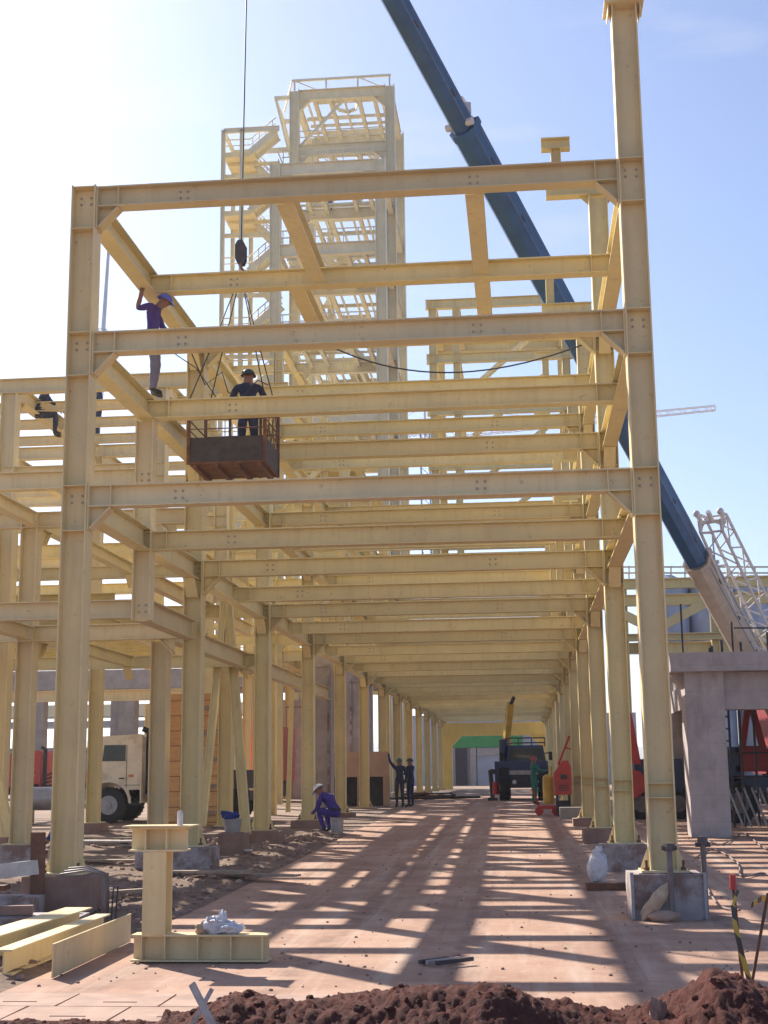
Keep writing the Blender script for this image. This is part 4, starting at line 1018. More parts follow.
# scaffold and stacked shores in front of the rig
scf = thing('scaffold', 'dark narrow scaffold frame beside the front concrete pier', 'scaffold', (at(727, 830, 35.5).x, 35.5, g(35)))
for u in (724, 735, 746, 760):
    p = at(u, 830, 35.5); mb = MB(); mb.tube((p.x, 35.5, g(35)), (p.x, 35.5, 3.6), .03, 6); mb.build('standard', M['darksteel'], scf)
mb = MB()
for z_ in (.9, 1.2, 1.5, 1.8, 2.1, 2.4, 2.7, 3.0, 3.3): mb.tube((at(724, 830, 35.5).x, 35.5, z_), (at(735, 830, 35.5).x+(1.4 if z_ in (1.5, 2.1) else 0), 35.5, z_), .025, 5)
mb.build('ledgers', M['darksteel'], scf)
for i in range(6):
    p = at(733+i*8, 822, 35); mb = MB(); mb.tube((p.x+.28, 35.2, g(35)+.02), (p.x, 35.5, g(35)+.95), .03, 7); o = mb.build('shore_prop', M['galv'])
    tag(o, 'grey steel prop leaning in the row under the concrete building', 'prop', 'props leaning under the concrete building')

# ------------------------------------------------------------------ left background
lb = thing('concrete_building', 'grey concrete frame with wide beam and piers far behind the left platform', 'building', (-22, 75, .57))
Y = 75
zt2, zb2 = at(60, 671, Y).z, at(60, 690, Y).z
mb = MB(); mb.box((-28, Y+3, (zt2+zb2)/2), (44, 6.4, zt2-zb2)); mb.build('deck', M['concrete'], lb)
for u0, u1 in ((27, 41), (108, 117), (117, 133), (196, 212), (244, 258), (-30, -14)):
    a, b = at(u0, 740, Y), at(u1, 740, Y); mb = MB(); mb.box(((a.x+b.x)/2, Y+.6, (.5+zb2)/2), (b.x-a.x, b.x-a.x, zb2-.5)); mb.build('pier', M['concrete'], lb)
yb = thing('steel_structure', 'low yellow steel beam line in front of the concrete frame at left', 'steel frame', (-20, 68, .57))
a, b = at(-40, 698, 68), at(215, 698, 68); mb = MB(); mb.ibeam((a.x, 68, a.z), (b.x, 68, a.z), .55, .4, .05, .04); mb.build('beam', M['steel_yellow'], yb)
a, b = at(-40, 760, 110), at(215, 760, 110)
for u in (-35, 72, 150, 212):
    p = at(u, 698, 68.3); mb = MB(); mb.ibeam((p.x, 68.3, .5), (p.x, 68.3, p.z-.28), .4, .4, .05, .04, up=(1, 0, 0)); mb.build('column', M['steel_yellow'], yb)
fb = thing('shed', 'far low shed with pale roof bands behind the left piers', 'building', (-40, 112, .57))
for v0, v1, m in ((706, 718, 'steel_pale'), (722, 728, 'galv'), (748, 792, 'concrete')):
    p, q = at(60, v0, 112), at(60, v1, 112); mb = MB(); mb.box((-36, 112 + (v0-700)*.02, (p.z+q.z)/2), (44, 3, p.z-q.z)); mb.build('wall' if v0 > 740 else 'roof_band', M[m], fb)
sh = thing('formwork_box', 'tall orange timber formwork box standing right of the truck', 'formwork', (at(190, 800, 38.5).x, 38.5, g(38.5)))
x0, x1 = at(163, 800, 38.5).x, at(216, 800, 38.5).x; zt_ = at(180, 694, 38.5).z
mb = MB(); mb.box(((x0+x1)/2, 39.0, (g(38)+zt_)/2), (x1-x0, 1, zt_-g(38))); mb.build('panel', M['orange_wood'], sh)
for k in range(5): mb = MB(); z_ = g(38)+.35+k*.72; mb.bar((x0+.7, 38.45, z_), (x1+.03, 38.45, z_), .08, .1); mb.build('waler', M['wood'], sh)
rc = thing('red_container', 'red steel container behind the second pair of left columns', 'container', (at(272, 780, 60).x, 60, g(60)))
x0, x1 = at(258, 780, 60).x, at(284, 780, 60).x; za, zb_ = at(270, 727, 60).z, at(270, 781, 60).z
mb = MB(); mb.box(((x0+x1)/2, 61.5, (za+zb_)/2), (x1-x0, 3, za-zb_)); mb.build('body', M['red'], rc)
mb = MB(); mb.box(((x0+x1)/2, 61.5, zb_-.35), (x1-x0-.3, 2.4, .68)); mb.build('skids', M['darksteel'], rc)
mb = MB(); mb.box((x1-.35, 59.97, (za+zb_)/2), (.3, .05, za-zb_)); mb.build('door_bar', M['darksteel'], rc)
def slabwall(u0, u1, v0, Y, label, rec):
    a, b = at(u0, 800, Y).x, at(u1, 800, Y).x; zt_ = at(u0, v0, Y).z
    t_ = thing('concrete_wall', label, 'wall', ((a+b)/2, Y, g(Y)))
    mb = MB(); mb.box(((a+b)/2, Y+.4, (g(Y)+zt_)/2), (b-a, .8, zt_-g(Y))); mb.build('panel', M['formed'], t_)
    mb = MB()
    c0, c1 = a+(b-a)*rec[0], a+(b-a)*rec[1]; z0, z1 = g(Y)+rec[2], zt_-.35
    for (p, q) in (((c0, z0), (c0, z1)), ((c1, z0), (c1, z1)), ((c0, z1), (c1, z1))): mb.bar((p[0], Y-.03, p[1]), (q[0], Y-.03, q[1]), .07, .05, 0, (0, 1, 0))
    mb.build('recess_trim', M['concrete_grey'], t_)
slabwall(308, 331, 655, 44, 'grey precast concrete wall between the third and fourth left columns', (.25, .9, .1))
slabwall(343, 371, 672, 53, 'smaller grey concrete wall with a recessed panel farther down the corridor', (.3, .85, 1.4))
slabwall(280, 309, 700, 66, 'pale concrete wall beside the red container', (.2, .8, .5))
sw = thing('salmon_wall', 'low salmon-coloured wall with dark openings on the left of the corridor', 'wall', (at(355, 800, 52).x, 52, g(52)))
a, b = at(325, 800, 52).x, at(388, 800, 52).x; z0, z1, z2 = at(350, 811, 52).z, at(350, 777, 52).z, at(350, 752, 52).z
mb = MB(); mb.box(((a+b)/2, 52.2, (z1+z2)/2), (b-a, .4, z2-z1)); mb.build('panel', M['plaster_orange'], sw)
mb = MB(); mb.box(((a+b)/2, 52.5, (g(52)+z1)/2), (b-a, .2, z1-g(52))); mb.build('opening', M['darksteel'], sw)
for k in (0, .28, .56, .97): mb = MB(); mb.box((a+(b-a)*k, 52.2, (g(52)+z1)/2), (.22, .38, z1-g(52)-.01)); mb.build('pier', M['plaster_orange'], sw)
# leaning props
def prop(u0, v0, Y0_, u1, v1, Y1_, w_, label):
    mb = MB(); mb.ibeam(at(u0, v0, Y0_), at(u1, v1, Y1_), w_, w_*.8, .016, .012, up=(1, 0, 0)); tag(mb.build('leaning_prop', M['steel_yellow']), label, 'steel beam', 'steel beams leaning against the left columns')
prop(202, 826, 29, 225, 598, 31, .16, 'thin yellow steel beam leaning rightward behind the second left column')
prop(246, 834, 29, 228, 600, 31, .20, 'thicker yellow steel beam leaning leftward against the third left column')
prop(288, 812, 44, 292, 690, 46, .14, 'thin yellow beam leaning beside the concrete wall, deeper in')
# grey pipe lying at left
p = at(42, 803, 40); o = thing('concrete_pipe', 'grey pipe section lying on blocks behind the left platform column', 'pipe', (p.x, 40, g(40)))
mb = MB(); n = 22
for r_, fl in ((.34, 1), (.27, -1)):
    vs = [(p.x+dx, 40+r_*math.cos(2*PI*i/n), g(40)+.72+r_*math.sin(2*PI*i/n)) for dx in (-.75, .9) for i in range(n)]
    mb.add(vs, [(i, (i+1) % n, n+(i+1) % n, n+i)[::fl] for i in range(n)], 0, True)
vs = [(p.x-.75, 40+r_*math.cos(2*PI*i/n), g(40)+.72+r_*math.sin(2*PI*i/n)) for r_ in (.34, .27) for i in range(n)]
mb.add(vs, [(i, (i+1) % n, n+(i+1) % n, n+i) for i in range(n)]); mb.build('pipe', M['galv'], o)
mb = MB(); [mb.box((p.x+dx, 40, g(40)+.19), (.25, .9, .38)) for dx in (-.5, .6)]; mb.build('block', M['wood'], o)

# ------------------------------------------------------------------ foreground stanchion and steel on the ground
st = thing('steel_stanchion', 'upright cream steel T-post welded to a base beam in the left foreground', 'steel post', (-3.05, 13.1, 0))
mb = MB(); mb.ibeam((-3.68, 13.1, .135), (-2.40, 13.1, .135), .24, .22, .016, .012)
for x_ in (-3.58, -3.36, -3.05, -2.74, -2.45):
    for sy in (-1, 1): mb.box((x_, 13.1+sy*.06, .135), (.012, .10, .204))
mb.build('base_beam', M['steel'], st)
mb = MB(); mb.ibeam((-3.465, 13.1, .257), (-3.465, 13.1, 1.0), .25, .22, .016, .012, up=(0, 1, 0)); mb.build('post', M['steel'], st)
mb = MB(); mb.ibeam((-3.72, 13.1, 1.115), (-3.18, 13.1, 1.115), .22, .24, .016, .012)
for x_ in (-3.56, -3.36):
    for sy in (-1, 1): mb.box((x_, 13.1+sy*.065, 1.115), (.012, .11, .185))
mb.box((-3.44, 13.1, 1.236), (.66, .34, .014)); mb.build('cap_beam', M['steel'], st)
o = MB(); o.tube((-3.24, 13.02, 1.244), (-3.24, 13.02, 1.36), .028, 12); o.tube((-3.24, 13.02, 1.36), (-3.24, 13.02, 1.375), .02, 10); tag(o.build('plastic_cup', M['white']), 'small white plastic cup standing on top of the foreground T-post', 'cup')
mb = MB(); mb.blob((-2.93, 13.12, .32), (.12, .10, .085), 24, 16, .28, 0, False, 5); mb.blob((-2.78, 13.10, .305), (.13, .09, .06), 24, 16, .3, 0, False, 9); mb.blob((-2.85, 13.14, .37), (.045, .05, .09), 14, 12, .3, 0, False, 2)
tag(mb.build('plastic_bag', M['white']), 'crumpled white plastic bag lying on the base beam of the T-post', 'bag')
mb = MB(); mb.blob((-3.04, 13.06, .30), (.05, .05, .055), 12, 8, .4, 0, True, 4); tag(mb.build('gloves', M['sack']), 'small tan cloth lump beside the white plastic bag', 'cloth')
# beams lying bottom left
def lying(a, b, h, w_, label, m='steel'):
    mb = MB(); mb.ibeam(a, b, h, w_, .016, .012); tag(mb.build('steel_beam', M[m]), label, 'steel beam', 'cream beams lying in the left foreground')
a, b = at(52, 978, 12.0), at(130, 938, 14.6); lying((a.x, 12.0, .15), (b.x, 14.6, .15), .28, .02, 'flat cream steel plate on edge, nearest the paving, left foreground')
a, b = at(20, 975, 12.2), at(112, 930, 15); lying((a.x-.12, 12.1, .12), (b.x-.1, 15, .14), .22, .16, 'narrow yellow steel beam lying between plate and wide beam')
a, b = at(-25, 972, 12.3), at(84, 925, 15.2); lying((a.x-.1, 12.2, .15), (b.x-.06, 15.2, .17), .26, .30, 'wide cream steel beam lying at the bottom left corner')
# forms, blocks and timber around the front left pedestal
def block(name, c, d, m, label, cat, rz=0, seed=1):
    mb = pedestal_mb(d[0], d[1], d[2], seed); o = mb.build(name, M[m], None, True); o.location = c; o.rotation_euler = (0, 0, rz); tag(o, label, cat)
block('concrete_block', (-6.5, 16.3, -.02), (1.5, .5, .34), 'concrete_grey', 'long grey concrete block in front of the nearest left pedestal', 'block', .1, 3)
block('concrete_block', (-5.9, 15.5, -.02), (1.9, .6, .2), 'concrete_grey', 'low dark concrete footing strip with bricks on it, left foreground', 'block', .1, 5)
def plank(p, q, w_, h_, m, label, cat='plank', group=None):
    mb = MB(); mb.bar(p, q, w_, h_); tag(mb.build('timber_plank', M[m]), label, cat, group)
plank((-7.4, 15.9, .50), (-5.86, 16.6, .64), .05, .17, 'wood_pale', 'pale board on edge running up to the nearest left column')
plank((-5.87, 16.62, .28), (-5.87, 16.58, 1.05), .17, .05, 'rust', 'red-brown upright board against the nearest left pedestal')
plank((-6.1, 15.3, .25), (-5.5, 15.45, .25), .1, .1, 'concrete_red', 'reddish timber offcut lying on the low footing strip')
plank((-7.6, 17.2, .35), (-6.5, 17.3, .35), .3, .06, 'rust', 'rusty plank at the left edge beside the platform pedestal')
# rebar cage
rb = thing('rebar_bundle', 'dark bundle of bent reinforcing bars beside the nearest left pedestal', 'rebar', (-5.0, 15.8, 0))
for i in range(5):
    mb = MB(); dy = i*.05; dx = (i % 3)*.03
    mb.path([(-5.25+dx, 15.6+dy, .62+dx), (-4.95, 15.62+dy, .66+dx*.6), (-4.78-dx, 15.62+dy, .62), (-4.74-dx, 15.62+dy, .55), (-4.73-dx, 15.6+dy, .04)], .012, 6); mb.build('bar', M['form_post'], rb)
for i in range(2): mb = MB(); mb.tube((-4.7+.05*i, 15.75, rough(-4.6, 15.7)), (-4.66+.05*i, 15.7, .48), .009, 6); mb.build('bar', M['darksteel'], rb)
# bucket with cloth by third pedestal
p = at(233, 838, 27); o = thing('bucket', 'grey bucket with a blue rag on the pedestal edge left of the third column', 'bucket', (p.x, 27, p.z))
mb = MB(); mb.tube((p.x, 27, p.z+.0), (p.x-.02, 27, p.z+.36), .13, 16, .19); mb.build('pail', M['galv'], o)
mb = MB(); mb.blob((p.x-.06, 26.98, p.z+.42), (.15, .1, .09), 14, 8, .5, 0, True, 3); mb.build('rag', M['bluecloth'], o)
mb = pedestal_mb(.5, .5, p.z-.14+.12, 4); o = mb.build('concrete_block', M['concrete_red'], None, True); o.location = (p.x, 27.05, .12); tag(o, 'small red block carrying the grey bucket', 'block')
# right pedestal dressing
py = Y0-.42
for x_, lab in ((1.50, 'steel post with dark bolt head standing in front of the nearest right pedestal'), (1.90, 'shorter steel post with dark bolt head at the corner of the nearest right pedestal')):
    o = thing('form_post', lab, 'post', (x_, py-.1 if x_ < 1.8 else Y0+.1, 0)); yy = o.location.y
    x2 = x_+.13 if x_ < 1.8 else x_+.19
    mb = MB(); mb.tube((x2, yy, 0), (x2, yy, .80 if x_ < 1.8 else .84), .034, 10); mb.build('pipe', M['form_post'], o)
    mb = MB(); mb.tube((x2, yy, .78 if x_ < 1.8 else .82), (x2, yy, .87 if x_ < 1.8 else .91), .062, 6, sm=False); mb.tube((x2-.09, yy, .82), (x2+.09, yy, .82), .028, 6); mb.build('bolt_head', M['bolt'], o)
mb = MB(); mb.blob((0, 0, 0), (.085, .06, .25), 20, 16, .16, 0, True, 6); Rk = Matrix.Rotation(math.radians(40), 3, 'Y')
mb.v = [Rk @ q + V((1.46, py-.09, .22)) for q in mb.v]; tag(mb.build('cement_sack', M['sack']), 'tan paper cement sack slumped against the nearest right pedestal', 'sack')
mb = MB(); mb.blob((1.53, py-.13, .055), (.19, .09, .075), 18, 12, .2, 0, True, 11); tag(mb.build('cement_sack', M['paver']), 'pale flattened sack under the tan sack by the right pedestal', 'sack')
for i, (x_, wd) in enumerate(((1.20, .035), (2.03, .035))):
    mb = MB(); mb.box((x_, Y0-.38, .27), (wd, .1, .52)); tag(mb.build('form_angle', M['galv']), 'grey formwork angle on the '+('left' if i == 0 else 'right')+' corner of the nearest right pedestal', 'formwork')
p = at(598, 885, 21.5)
mb = MB(); mb.blob((p.x, 21.5, g(21.5)+.22), (.15, .12, .24), 22, 18, .14, 0, False, 8); mb.blob((p.x+.03, 21.5, g(21.5)+.46), (.055, .05, .07), 14, 10, .3, 0, False, 1); tag(mb.build('white_sack', M['white']), 'tied white plastic sack standing by the second right pedestal', 'sack')
a, b = at(586, 888, 20.4), at(637, 888, 20.4); plank((a.x, 20.4, g(20)+.06), (b.x+.2, 20.5, g(20)+.06), .2, .09, 'rust', 'red-brown plank on the ground left of the nearest right pedestal')
p = at(594, 842, 43); mb = MB(); mb.box((p.x-.55, 40.5, g(40)+.16), (1.0, .5, .34)); tag(mb.build('concrete_trough', M['concrete']), 'pale concrete kerb block on the yard before the fourth right column', 'block')
# tape rods at lower right
def rod(u, v0, v1, Y, r, m, label, extra=None):
    a, b = at(u[0], v0, Y), at(u[1], v1, Y); o = thing('marker_rod', label, 'rod', tuple(b)); mb = MB(); mb.tube(b, a, r, 8); mb.build('rod', M[m], o); return o, a, b
o, a, b = rod((733, 743), 885, 985, 10.2, .012, 'rust', 'red-capped iron rod wrapped with yellow and black tape at lower right')
mb = MB(); mb.tube(a-V((0, 0, .03)), a+V((0, 0, .07)), .027, 12, .022); mb.build('cap', M['red'], o)
mb = MB(); q = [at(738, 890, 10.15), at(733, 905, 10.13), at(735, 925, 10.1), at(742, 955, 10.1), at(751, 985, 10.1)]
for i, w_ in zip(range(4), (.02, .03, .035, .035)): mb.bar(q[i], q[i+1], w_, .006, 0, (0, 1, 0))
mb.build('tape', M['tape'], o)
o, a, b = rod((768, 751), 893, 988, 10.2, .011, 'rust', 'plain rusty rod leaning right beside the taped rod')
mb = MB(); q = [at(752, 905, 10.16), at(762, 898, 10.3), at(775, 900, 10.4), at(800, 890, 10.5)]
for i in range(3): mb.bar(q[i], q[i+1], .045, .006, 0, (0, 1, .4))
tag(mb.build('tape_scrap', M['tape']), 'loose end of yellow warning tape between the two rods', 'tape')
# hoses on the ground at right
for i, (pts, lab) in enumerate((([(700, 852), (722, 858), (745, 850), (768, 862), (790, 855)], 'upper dark hose snaking over the ground at right'),
                               ([(696, 868), (715, 862), (738, 872), (742, 882), (765, 880), (790, 890)], 'middle dark hose curling on the ground at right'),
                               ([(702, 882), (712, 897), (722, 905), (740, 908)], 'short cable trailing from the nearest right pedestal'))):
    P = []
    for (u, v) in pts:
        Y = 1379*1.62/(v-781); q = at(u, v, Y); P.append(V((q.x, Y, g(Y)+.03)))
    sm_ = []
    for k in range(len(P)-1):
        for s in range(6):
            t_ = s/6; p0, p1, p2, p3 = P[max(k-1, 0)], P[k], P[k+1], P[min(k+2, len(P)-1)]
            sm_.append(.5*((2*p1)+(p2-p0)*t_+(2*p0-5*p1+4*p2-p3)*t_*t_+(3*p1-p0-3*p2+p3)*t_**3))
    mb = MB(); mb.path(sm_+[P[-1]], .014, 7); tag(mb.build('hose', M['hose']), lab, 'hose')
# tools on the paving, broken white slats on the soil
tl = thing('hand_tools', 'dark hand tools dropped on the paving in the centre foreground', 'tools', (-.75, 12.9, 0))
for i, (a, b) in enumerate((((420, 958), (446, 955)), ((427, 963), (458, 958)), ((436, 962), (472, 963)))):
    Y = 12.9-i*.1; p, q = at(a[0], a[1], Y), at(b[0], b[1], Y); mb = MB(); mb.bar((p.x, Y, .03+i*.008), (q.x, Y+.25, .03+i*.012), .05-.012*i, .035); mb.build('tool', M['darksteel'] if i != 1 else M['galv'], tl)
sl = thing('broken_slats', 'crossed broken white wooden slats sticking out of the soil', 'slats', (-1.95, 8.7, .3))
for (u0, v0, u1, v1, Y, w_) in ((192, 984, 218, 1036, 7.7, .05), (212, 989, 186, 1036, 7.78, .03)):
    a, b = at(u0, v0, Y), at(u1, v1, Y-.15); mb = MB(); mb.bar(a, b, w_*.75, .016, 0, (0, 1, 0)); mb.build('slat', M['slat'], sl)
mb = MB(); q = [at(u, v, 8.5) for u, v in ((236, 1008), (250, 1014), (262, 1024), (275, 1030))]
for i in range(3): mb.bar(q[i], q[i+1], .03, .006, 0, (0, 1, 0))
tag(mb.build('tape_scrap', M['tape']), 'yellow tape scrap half buried in the soil right of the white slats', 'tape')
q = at(655, 1000, 8.6); mb = MB(); mb.blob((q.x, 8.40, q.z-.05), (.05, .05, .09), 14, 10, .3, 0, False, 3); tag(mb.build('pale_stone', M['concrete_red']), 'pale stone bedded in the soil heap at lower right', 'stone')

# ------------------------------------------------------------------ people
BASE = dict(pelvis=(0, 0, .97), spine=(0, -.01, 1.14), chest=(0, 0, 1.32), neck=(0, .0, 1.48), head=(0, .02, 1.58), crown=(0, .015, 1.69),
            shR=(.185, 0, 1.42), elR=(.24, -.02, 1.14), haR=(.25, .08, .90), shL=(-.185, 0, 1.42), elL=(-.24, -.02, 1.14), haL=(-.25, .08, .90),
            hipR=(.095, 0, .93), knR=(.105, .03, .50), anR=(.11, -.01, .09), toR=(.12, .17, .035), hipL=(-.095, 0, .93), knL=(-.105, .03, .50), anL=(-.11, -.01, .09), toL=(-.12, .17, .035))
def person(label, loc, rz, pose, cl, hat, fingers=True, sc_=1.0):
    J = {k: V(v) for k, v in {**BASE, **pose}.items()}
    vs, ed, rad, grp = [], [], [], []
    def add(p, r, par=None):
        vs.append(V(p)*sc_); rad.append(r*sc_); i = len(vs)-1
        if par is not None: ed.append((par, i))
        return i
    segs = []
    def seg(a, b, m): segs.append((V(a)*sc_, V(b)*sc_, m))
    pe = add(J['pelvis'], .135); sp = add(J['spine'], .125, pe); ch = add(J['chest'], .145, sp); ne = add(J['neck'], .058, ch)
    hd = add(J['head'], .088, ne); cr_ = add(J['crown'], .078, hd)
    seg(J['pelvis'], J['pelvis']+V((0, 0, .02)), 1); seg(J['pelvis'].lerp(J['spine'], .5), J['spine'], 0); seg(J['spine'], J['chest'], 0); seg(J['chest'], J['chest'].lerp(J['neck'], .55), 0); seg(J['neck'].lerp(J['head'], .2), J['crown'], 2)
    ax = (J['crown']-J['head']).normalized(); face = V(pose.get('face', (0, 1, 0))).normalized()
    nose = add(J['head']+face*.098-ax*.0, .014, hd); seg(J['head'], J['head']+face*.1, 2)
    side = ax.cross(face).normalized()
    for s in (-1, 1): e = add(J['head']+side*s*.086, .016, hd)
    for s in 'RL':
        k = add(J['sh'+s], .072, ch); e = add(J['el'+s], .050, k); h = add(J['ha'+s], .034, e)
        seg(J['sh'+s], J['el'+s], 0); seg(J['el'+s], J['ha'+s], 0 if cl.get('long', True) else 2)
        d = (J['ha'+s]-J['el'+s]).normalized(); t = d.cross(face); t = t.normalized() if t.length > .05 else d.cross(V((1, 0, 0))).normalized(); n = d.cross(t)
        pm_ = add(J['ha'+s]+d*.07, .036, h); seg(J['ha'+s]+d*.03, J['ha'+s]+d*.2, 2)
        if fingers:
            for q, ln in ((-1.5, .062), (-.5, .075), (.5, .072), (1.5, .055)):
                f1 = add(J['ha'+s]+d*(.085+ln*.5)+t*q*.02, .009, pm_); add(J['ha'+s]+d*(.085+ln)+t*q*.021+n*.02, .008, f1)
            t1 = add(J['ha'+s]+d*.06+t*-.05+n*.02, .011, h); add(J['ha'+s]+d*.10+t*-.062+n*.03, .009, t1)
        hp2 = add(J['hip'+s], .098, pe); kn = add(J['kn'+s], .066, hp2); an = add(J['an'+s], .047, kn); to = add(J['to'+s], .04, an)
        seg(J['hip'+s], J['kn'+s], 1); seg(J['kn'+s], J['an'+s].lerp(J['kn'+s], .1), 1); seg(J['an'+s], J['to'+s], 3)
    me = bpy.data.meshes.new('body'); me.from_pydata([tuple(v) for v in vs], ed, [])
    ob = bpy.data.objects.new('tmp', me); C.objects.link(ob)
    ob.modifiers.new('skin', 'SKIN'); sd_ = me.skin_vertices[0].data
    for i, r in enumerate(rad): sd_[i].radius = (r, r*(.74 if i in (pe, sp, ch) else 1)); sd_[i].use_root = (i == pe)
    su = ob.modifiers.new('sub', 'SUBSURF'); su.levels = su.render_levels = 2
    dg = bpy.context.evaluated_depsgraph_get(); nm = bpy.data.meshes.new_from_object(ob.evaluated_get(dg)); bpy.data.objects.remove(ob)
    nm.materials.clear()
    for v_ in nm.vertices:
        if v_.co.z < (J['neck'].z-.03)*sc_:
            q_ = noise.noise_vector(V(v_.co)*13+V(loc)); v_.co += V((q_.x, q_.y, q_.z*.6))*.011
    for x_ in (cl['top'], cl['legs'], M['skin'], M['boot']): nm.materials.append(x_)
    for p in nm.polygons:
        c = p.center; best = None
        for a, b, m_ in segs:
            ab = b-a; k = max(0, min(1, (c-a).dot(ab)/max(1e-9, ab.dot(ab)))); dd = (c-a-ab*k).length
            if best is None or dd < best[0]: best = (dd, m_)
        p.material_index = best[1]; p.use_smooth = True
    o = bpy.data.objects.new('person', nm); C.objects.link(o); o.location = loc; o.rotation_euler = (0, 0, rz); tag(o, label, 'person')
    if hat and fingers:
        mb = MB(); c_, w_ = J['pelvis'].lerp(J['spine'], .45), .155
        for q in range(14):
            a1, a2 = 2*PI*q/14, 2*PI*(q+1)/14
            mb.bar((c_+V((w_*math.cos(a1), w_*.82*math.sin(a1), 0)))*sc_, (c_+V((w_*math.cos(a2), w_*.82*math.sin(a2), 0)))*sc_, .012, .05, 0, J['chest']-J['pelvis'])
        mb.build('belt', M['boot'], o, True)
    if hat:
        mb = MB(); R_ = Matrix((side, face - ax*face.dot(ax), ax)).transposed()
        vs2 = []; nu, nv = 16, 6
        for j in range(nv+1):
            th = PI/2*j/nv
            for i in range(nu):
                ph = 2*PI*i/nu; vs2.append(V((.118*math.cos(th)*math.cos(ph), .138*math.cos(th)*math.sin(ph), .115*math.sin(th))))
        mb.add(vs2, [(j*nu+i, j*nu+(i+1) % nu, (j+1)*nu+(i+1) % nu, (j+1)*nu+i) for j in range(nv) for i in range(nu)], 0, True)
        br = [V((q*.118*math.cos(2*PI*i/nu), q*.138*math.sin(2*PI*i/nu)+(.05 if q > 1 and math.sin(2*PI*i/nu) > .2 else 0), -.004*(q > 1))) for q in (1, 1.13) for i in range(nu)]
        mb.add(br, [(i, (i+1) % nu, nu+(i+1) % nu, nu+i) for i in range(nu)])
        mb.v = [(R_ @ p)*sc_ + (J['head']+ax*.045)*sc_ for p in mb.v]
        h_ = mb.build('hard_hat', hat, o, True)
    else:
        mb = MB(); mb.blob((0, 0, 0), (.1, .105, .1), 14, 8, .05, 0, True, 1, -.1); R_ = Matrix((side, face - ax*face.dot(ax), ax)).transposed()
        mb.v = [(R_ @ p)*sc_ + (J['crown']-ax*.03-face*.012)*sc_ for p in mb.v]; mb.build('hair', M['black'], o, True)
    return o
# standing on the left longitudinal at mid bay, one hand on the beam above
p = at(156, 396, 20.3)
person('worker in violet shirt standing on the left side beam, holding the beam above', (XL+.10, 20.3, TOPS[1]-.0), math.radians(-84),
       dict(neck=(0, .07, 1.46), head=(0, .15, 1.53), crown=(0, .20, 1.63), face=(.15, .85, -.5), elR=(.22, -.23, 1.37), haR=(.19, -.17, 1.64), shR=(.185, -.02, 1.43), elL=(-.22, .12, 1.17), haL=(-.16, .32, 1.08), knL=(-.09, .05, .5), anL=(-.08, -.02, .09), toL=(-.08, .15, .035), knR=(.09, .03, .5), anR=(.085, .0, .09), toR=(.09, .17, .035)),
       dict(top=M['shirt'], legs=M['denim'], long=False), M['hat_blue'])
person('worker in dark overalls standing in the crane basket, seen from behind', (-4.42, 21.95, bz+.035), math.radians(8),
       dict(elR=(.30, .08, 1.2), haR=(.22, .32, 1.10), elL=(-.30, .08, 1.2), haL=(-.22, .32, 1.12), face=(.1, 1, -.1)), dict(top=M['navy'], legs=M['navy']), M['hat_dark'])
SIT = dict(pelvis=(0, 0, .10), spine=(0, .06, .28), chest=(0, .14, .46), neck=(0, .20, .62), head=(0, .26, .71), crown=(0, .29, .82), hipR=(.1, 0, .08), hipL=(-.1, 0, .08),
           shR=(.185, .15, .54), shL=(-.185, .15, .54), elR=(.24, .30, .32), haR=(.16, .48, .20), elL=(-.24, .30, .32), haL=(-.16, .48, .22),
           knR=(.12, .42, .08), anR=(.12, .40, -.36), toR=(.12, .56, -.42), knL=(-.12, .42, .08), anL=(-.12, .38, -.36), toL=(-.12, .54, -.42))
person('worker in dark clothes perched on the far-left frame under its top beam', (at(38, 400, 29.6).x, 29.6, at(44, 404, 29.6).z-.30), math.radians(-75), SIT, dict(top=M['navy'], legs=M['navy']), M['hat_dark'])
person('worker in dark clothes standing mostly hidden right behind the nearest left column', (at(97, 440, 34.2).x, 34.2, 10.2), math.radians(120), {}, dict(top=M['navy'], legs=M['navy']), M['hat_dark'], False)
p = at(331, 214, 96); person('tiny figure in blue sitting on a beam high in the pale tower', (p.x, 95.7, LV[2]+.03), math.radians(180), SIT, dict(top=M['bluecloth'], legs=M['bluecloth']), M['hat_blue'], False, 1.15)
# kneeling man in purple overalls
KN = dict(pelvis=(0, -.06, .46), spine=(0, .03, .60), chest=(0, .17, .76), neck=(0, .31, .86), head=(0, .39, .92), crown=(0, .46, 1.01), face=(0, .7, -.7),
          hipR=(.1, -.06, .44), hipL=(-.1, -.06, .44), knR=(.16, .34, .50), anR=(.17, .24, .09), toR=(.18, .42, .035), knL=(-.16, .32, .48), anL=(-.18, .12, .09), toL=(-.20, .28, .035),
          shR=(.18, .21, .80), shL=(-.18, .21, .80), elR=(.25, .30, .54), haR=(.16, .50, .50), elL=(-.25, .28, .54), haL=(-.12, .48, .46))
p = at(334, 838, 34); person('worker in purple-blue overalls sitting crouched on the paving by the fourth left pedestal', (p.x, 34, g(34)), math.radians(62), KN, dict(top=M['purple'], legs=M['purple']), M['hat_white'], True, 1.1)
mb = MB(); mb.tube((p.x+.09, 33.93, g(34)), (p.x+.09, 33.93, g(34)+.36), .14, 14, .16); tag(mb.build('bucket', M['galv']), 'upturned grey bucket under the crouching worker', 'bucket')
p = at(400, 812, 50); person('worker in dark overalls with an arm raised beside the far left columns', (p.x, 50, g(50)), math.radians(20), dict(elL=(-.33, .08, 1.62), haL=(-.36, .12, 1.86)), dict(top=M['navy'], legs=M['navy']), M['hat_green'], False)
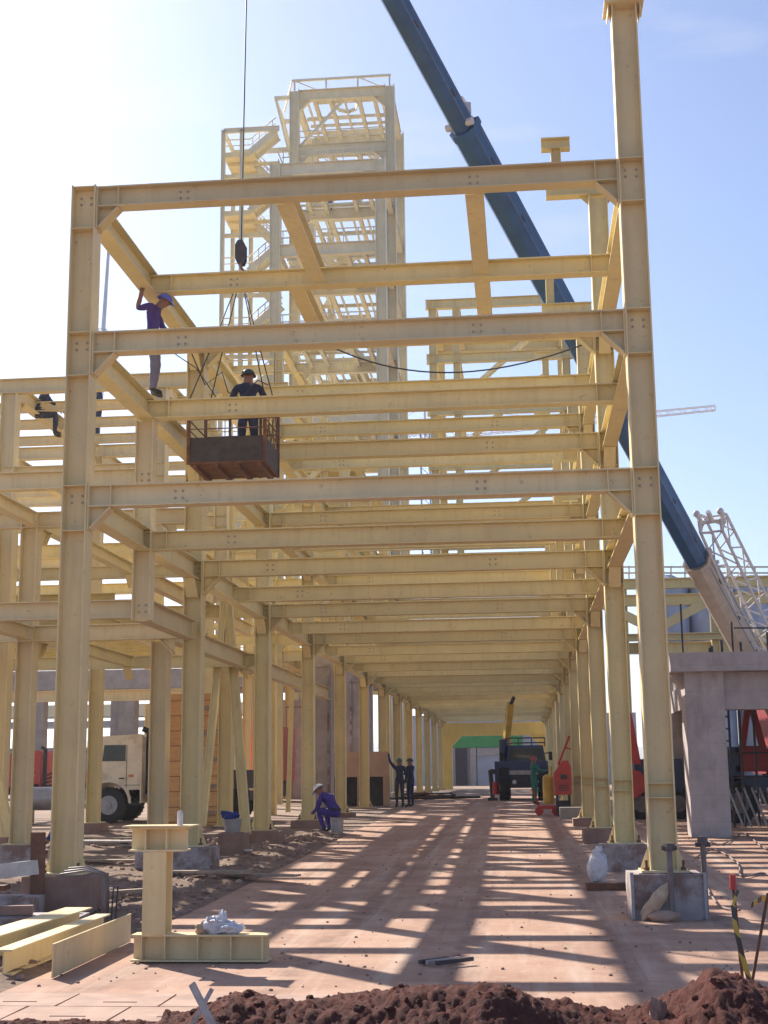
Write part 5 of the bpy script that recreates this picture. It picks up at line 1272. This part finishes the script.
p = at(411, 812, 50.4); person('second worker in dark overalls standing just right of the one raising an arm', (p.x, 50.4, g(50)), math.radians(60), dict(elR=(.2, .2, 1.2), haR=(.1, .38, 1.18)), dict(top=M['navy'], legs=M['navy']), M['hat_dark'], False)
p = at(536, 808, 52); person('worker in green shirt and red cap standing behind the yellow machine', (p.x-.05, 52, g(52)), math.radians(-70), dict(elR=(.26, .2, 1.2), haR=(.18, .42, 1.22), elL=(-.24, .15, 1.18), haL=(-.15, .4, 1.2)), dict(top=M['teal'], legs=M['teal']), M['hat_red'], False)
p = at(84, 858, 23)
SQ = dict(SIT); SQ.update(anR=(.12, .40, -.30), anL=(-.12, .36, -.30), toR=(.12, .56, -.36), toL=(-.12, .52, -.36))
person('worker in blue with pale trousers sitting behind the nearest left column', (p.x-.15, 23.0, .47), math.radians(150), SQ, dict(top=M['bluecloth'], legs=M['sack']), None)

# ------------------------------------------------------------------ dusty air over the site
mb = MB(); mb.box((0, 1850, 59.5), (5020, 4320, 121)); tag(mb.build('haze', hz), kind='stuff')

pp = random.Random(5)
for i in range(9):
    p = at(pp.uniform(415, 455), 806, 62); a_ = pp.uniform(-.5, .5); L_ = pp.uniform(1.2, 2.6); z_ = g(62)+.06+.09*(i//3)
    mb = MB(); mb.tube((p.x-L_/2*math.cos(a_), 62-L_/2*math.sin(a_), z_), (p.x+L_/2*math.cos(a_), 62+L_/2*math.sin(a_), z_+.02), .06, 7); tag(mb.build('scrap_pipe', M['darksteel' if i % 3 else 'rust']), 'dark scrap pipe in the low pile along the left of the corridor', 'pipe', 'scrap pipes piled at the corridor side')

pb_ = random.Random(21)
WH = ('beside the second left pedestal', 'behind the T-post', 'near the truck', 'in front of the orange formwork', 'below the bucket', 'at the left edge behind the platform pedestal', 'in the middle of the rough strip', 'close to the yellow column base', 'between the leaning props', 'beside the nearest rebar')
for i in range(10):
    u, v, Y = ((205, 868, 22), (190, 862, 24), (120, 838, 30), (150, 842, 28), (248, 868, 22), (6, 862, 27), (110, 852, 25), (100, 834, 31), (218, 848, 27), (130, 880, 19))[i]
    p = at(u, v, Y); a_ = pb_.uniform(-.5, .5); L_ = pb_.uniform(.9, 1.9); z_ = max(rough(p.x, Y), g(Y)) + .06
    d_ = V((math.cos(a_), math.sin(a_), 0))*L_/2; c_ = V((p.x, Y, z_))
    mb = MB(); mb.bar(c_-d_, c_+d_+V((0, 0, pb_.uniform(-.02, .06))), pb_.choice((.14, .2, .26)), .035); tag(mb.build('timber_plank', M[pb_.choice(('wood', 'wood_pale', 'wood'))]), 'loose timber board lying '+WH[i], 'plank', 'loose boards on the rough ground')
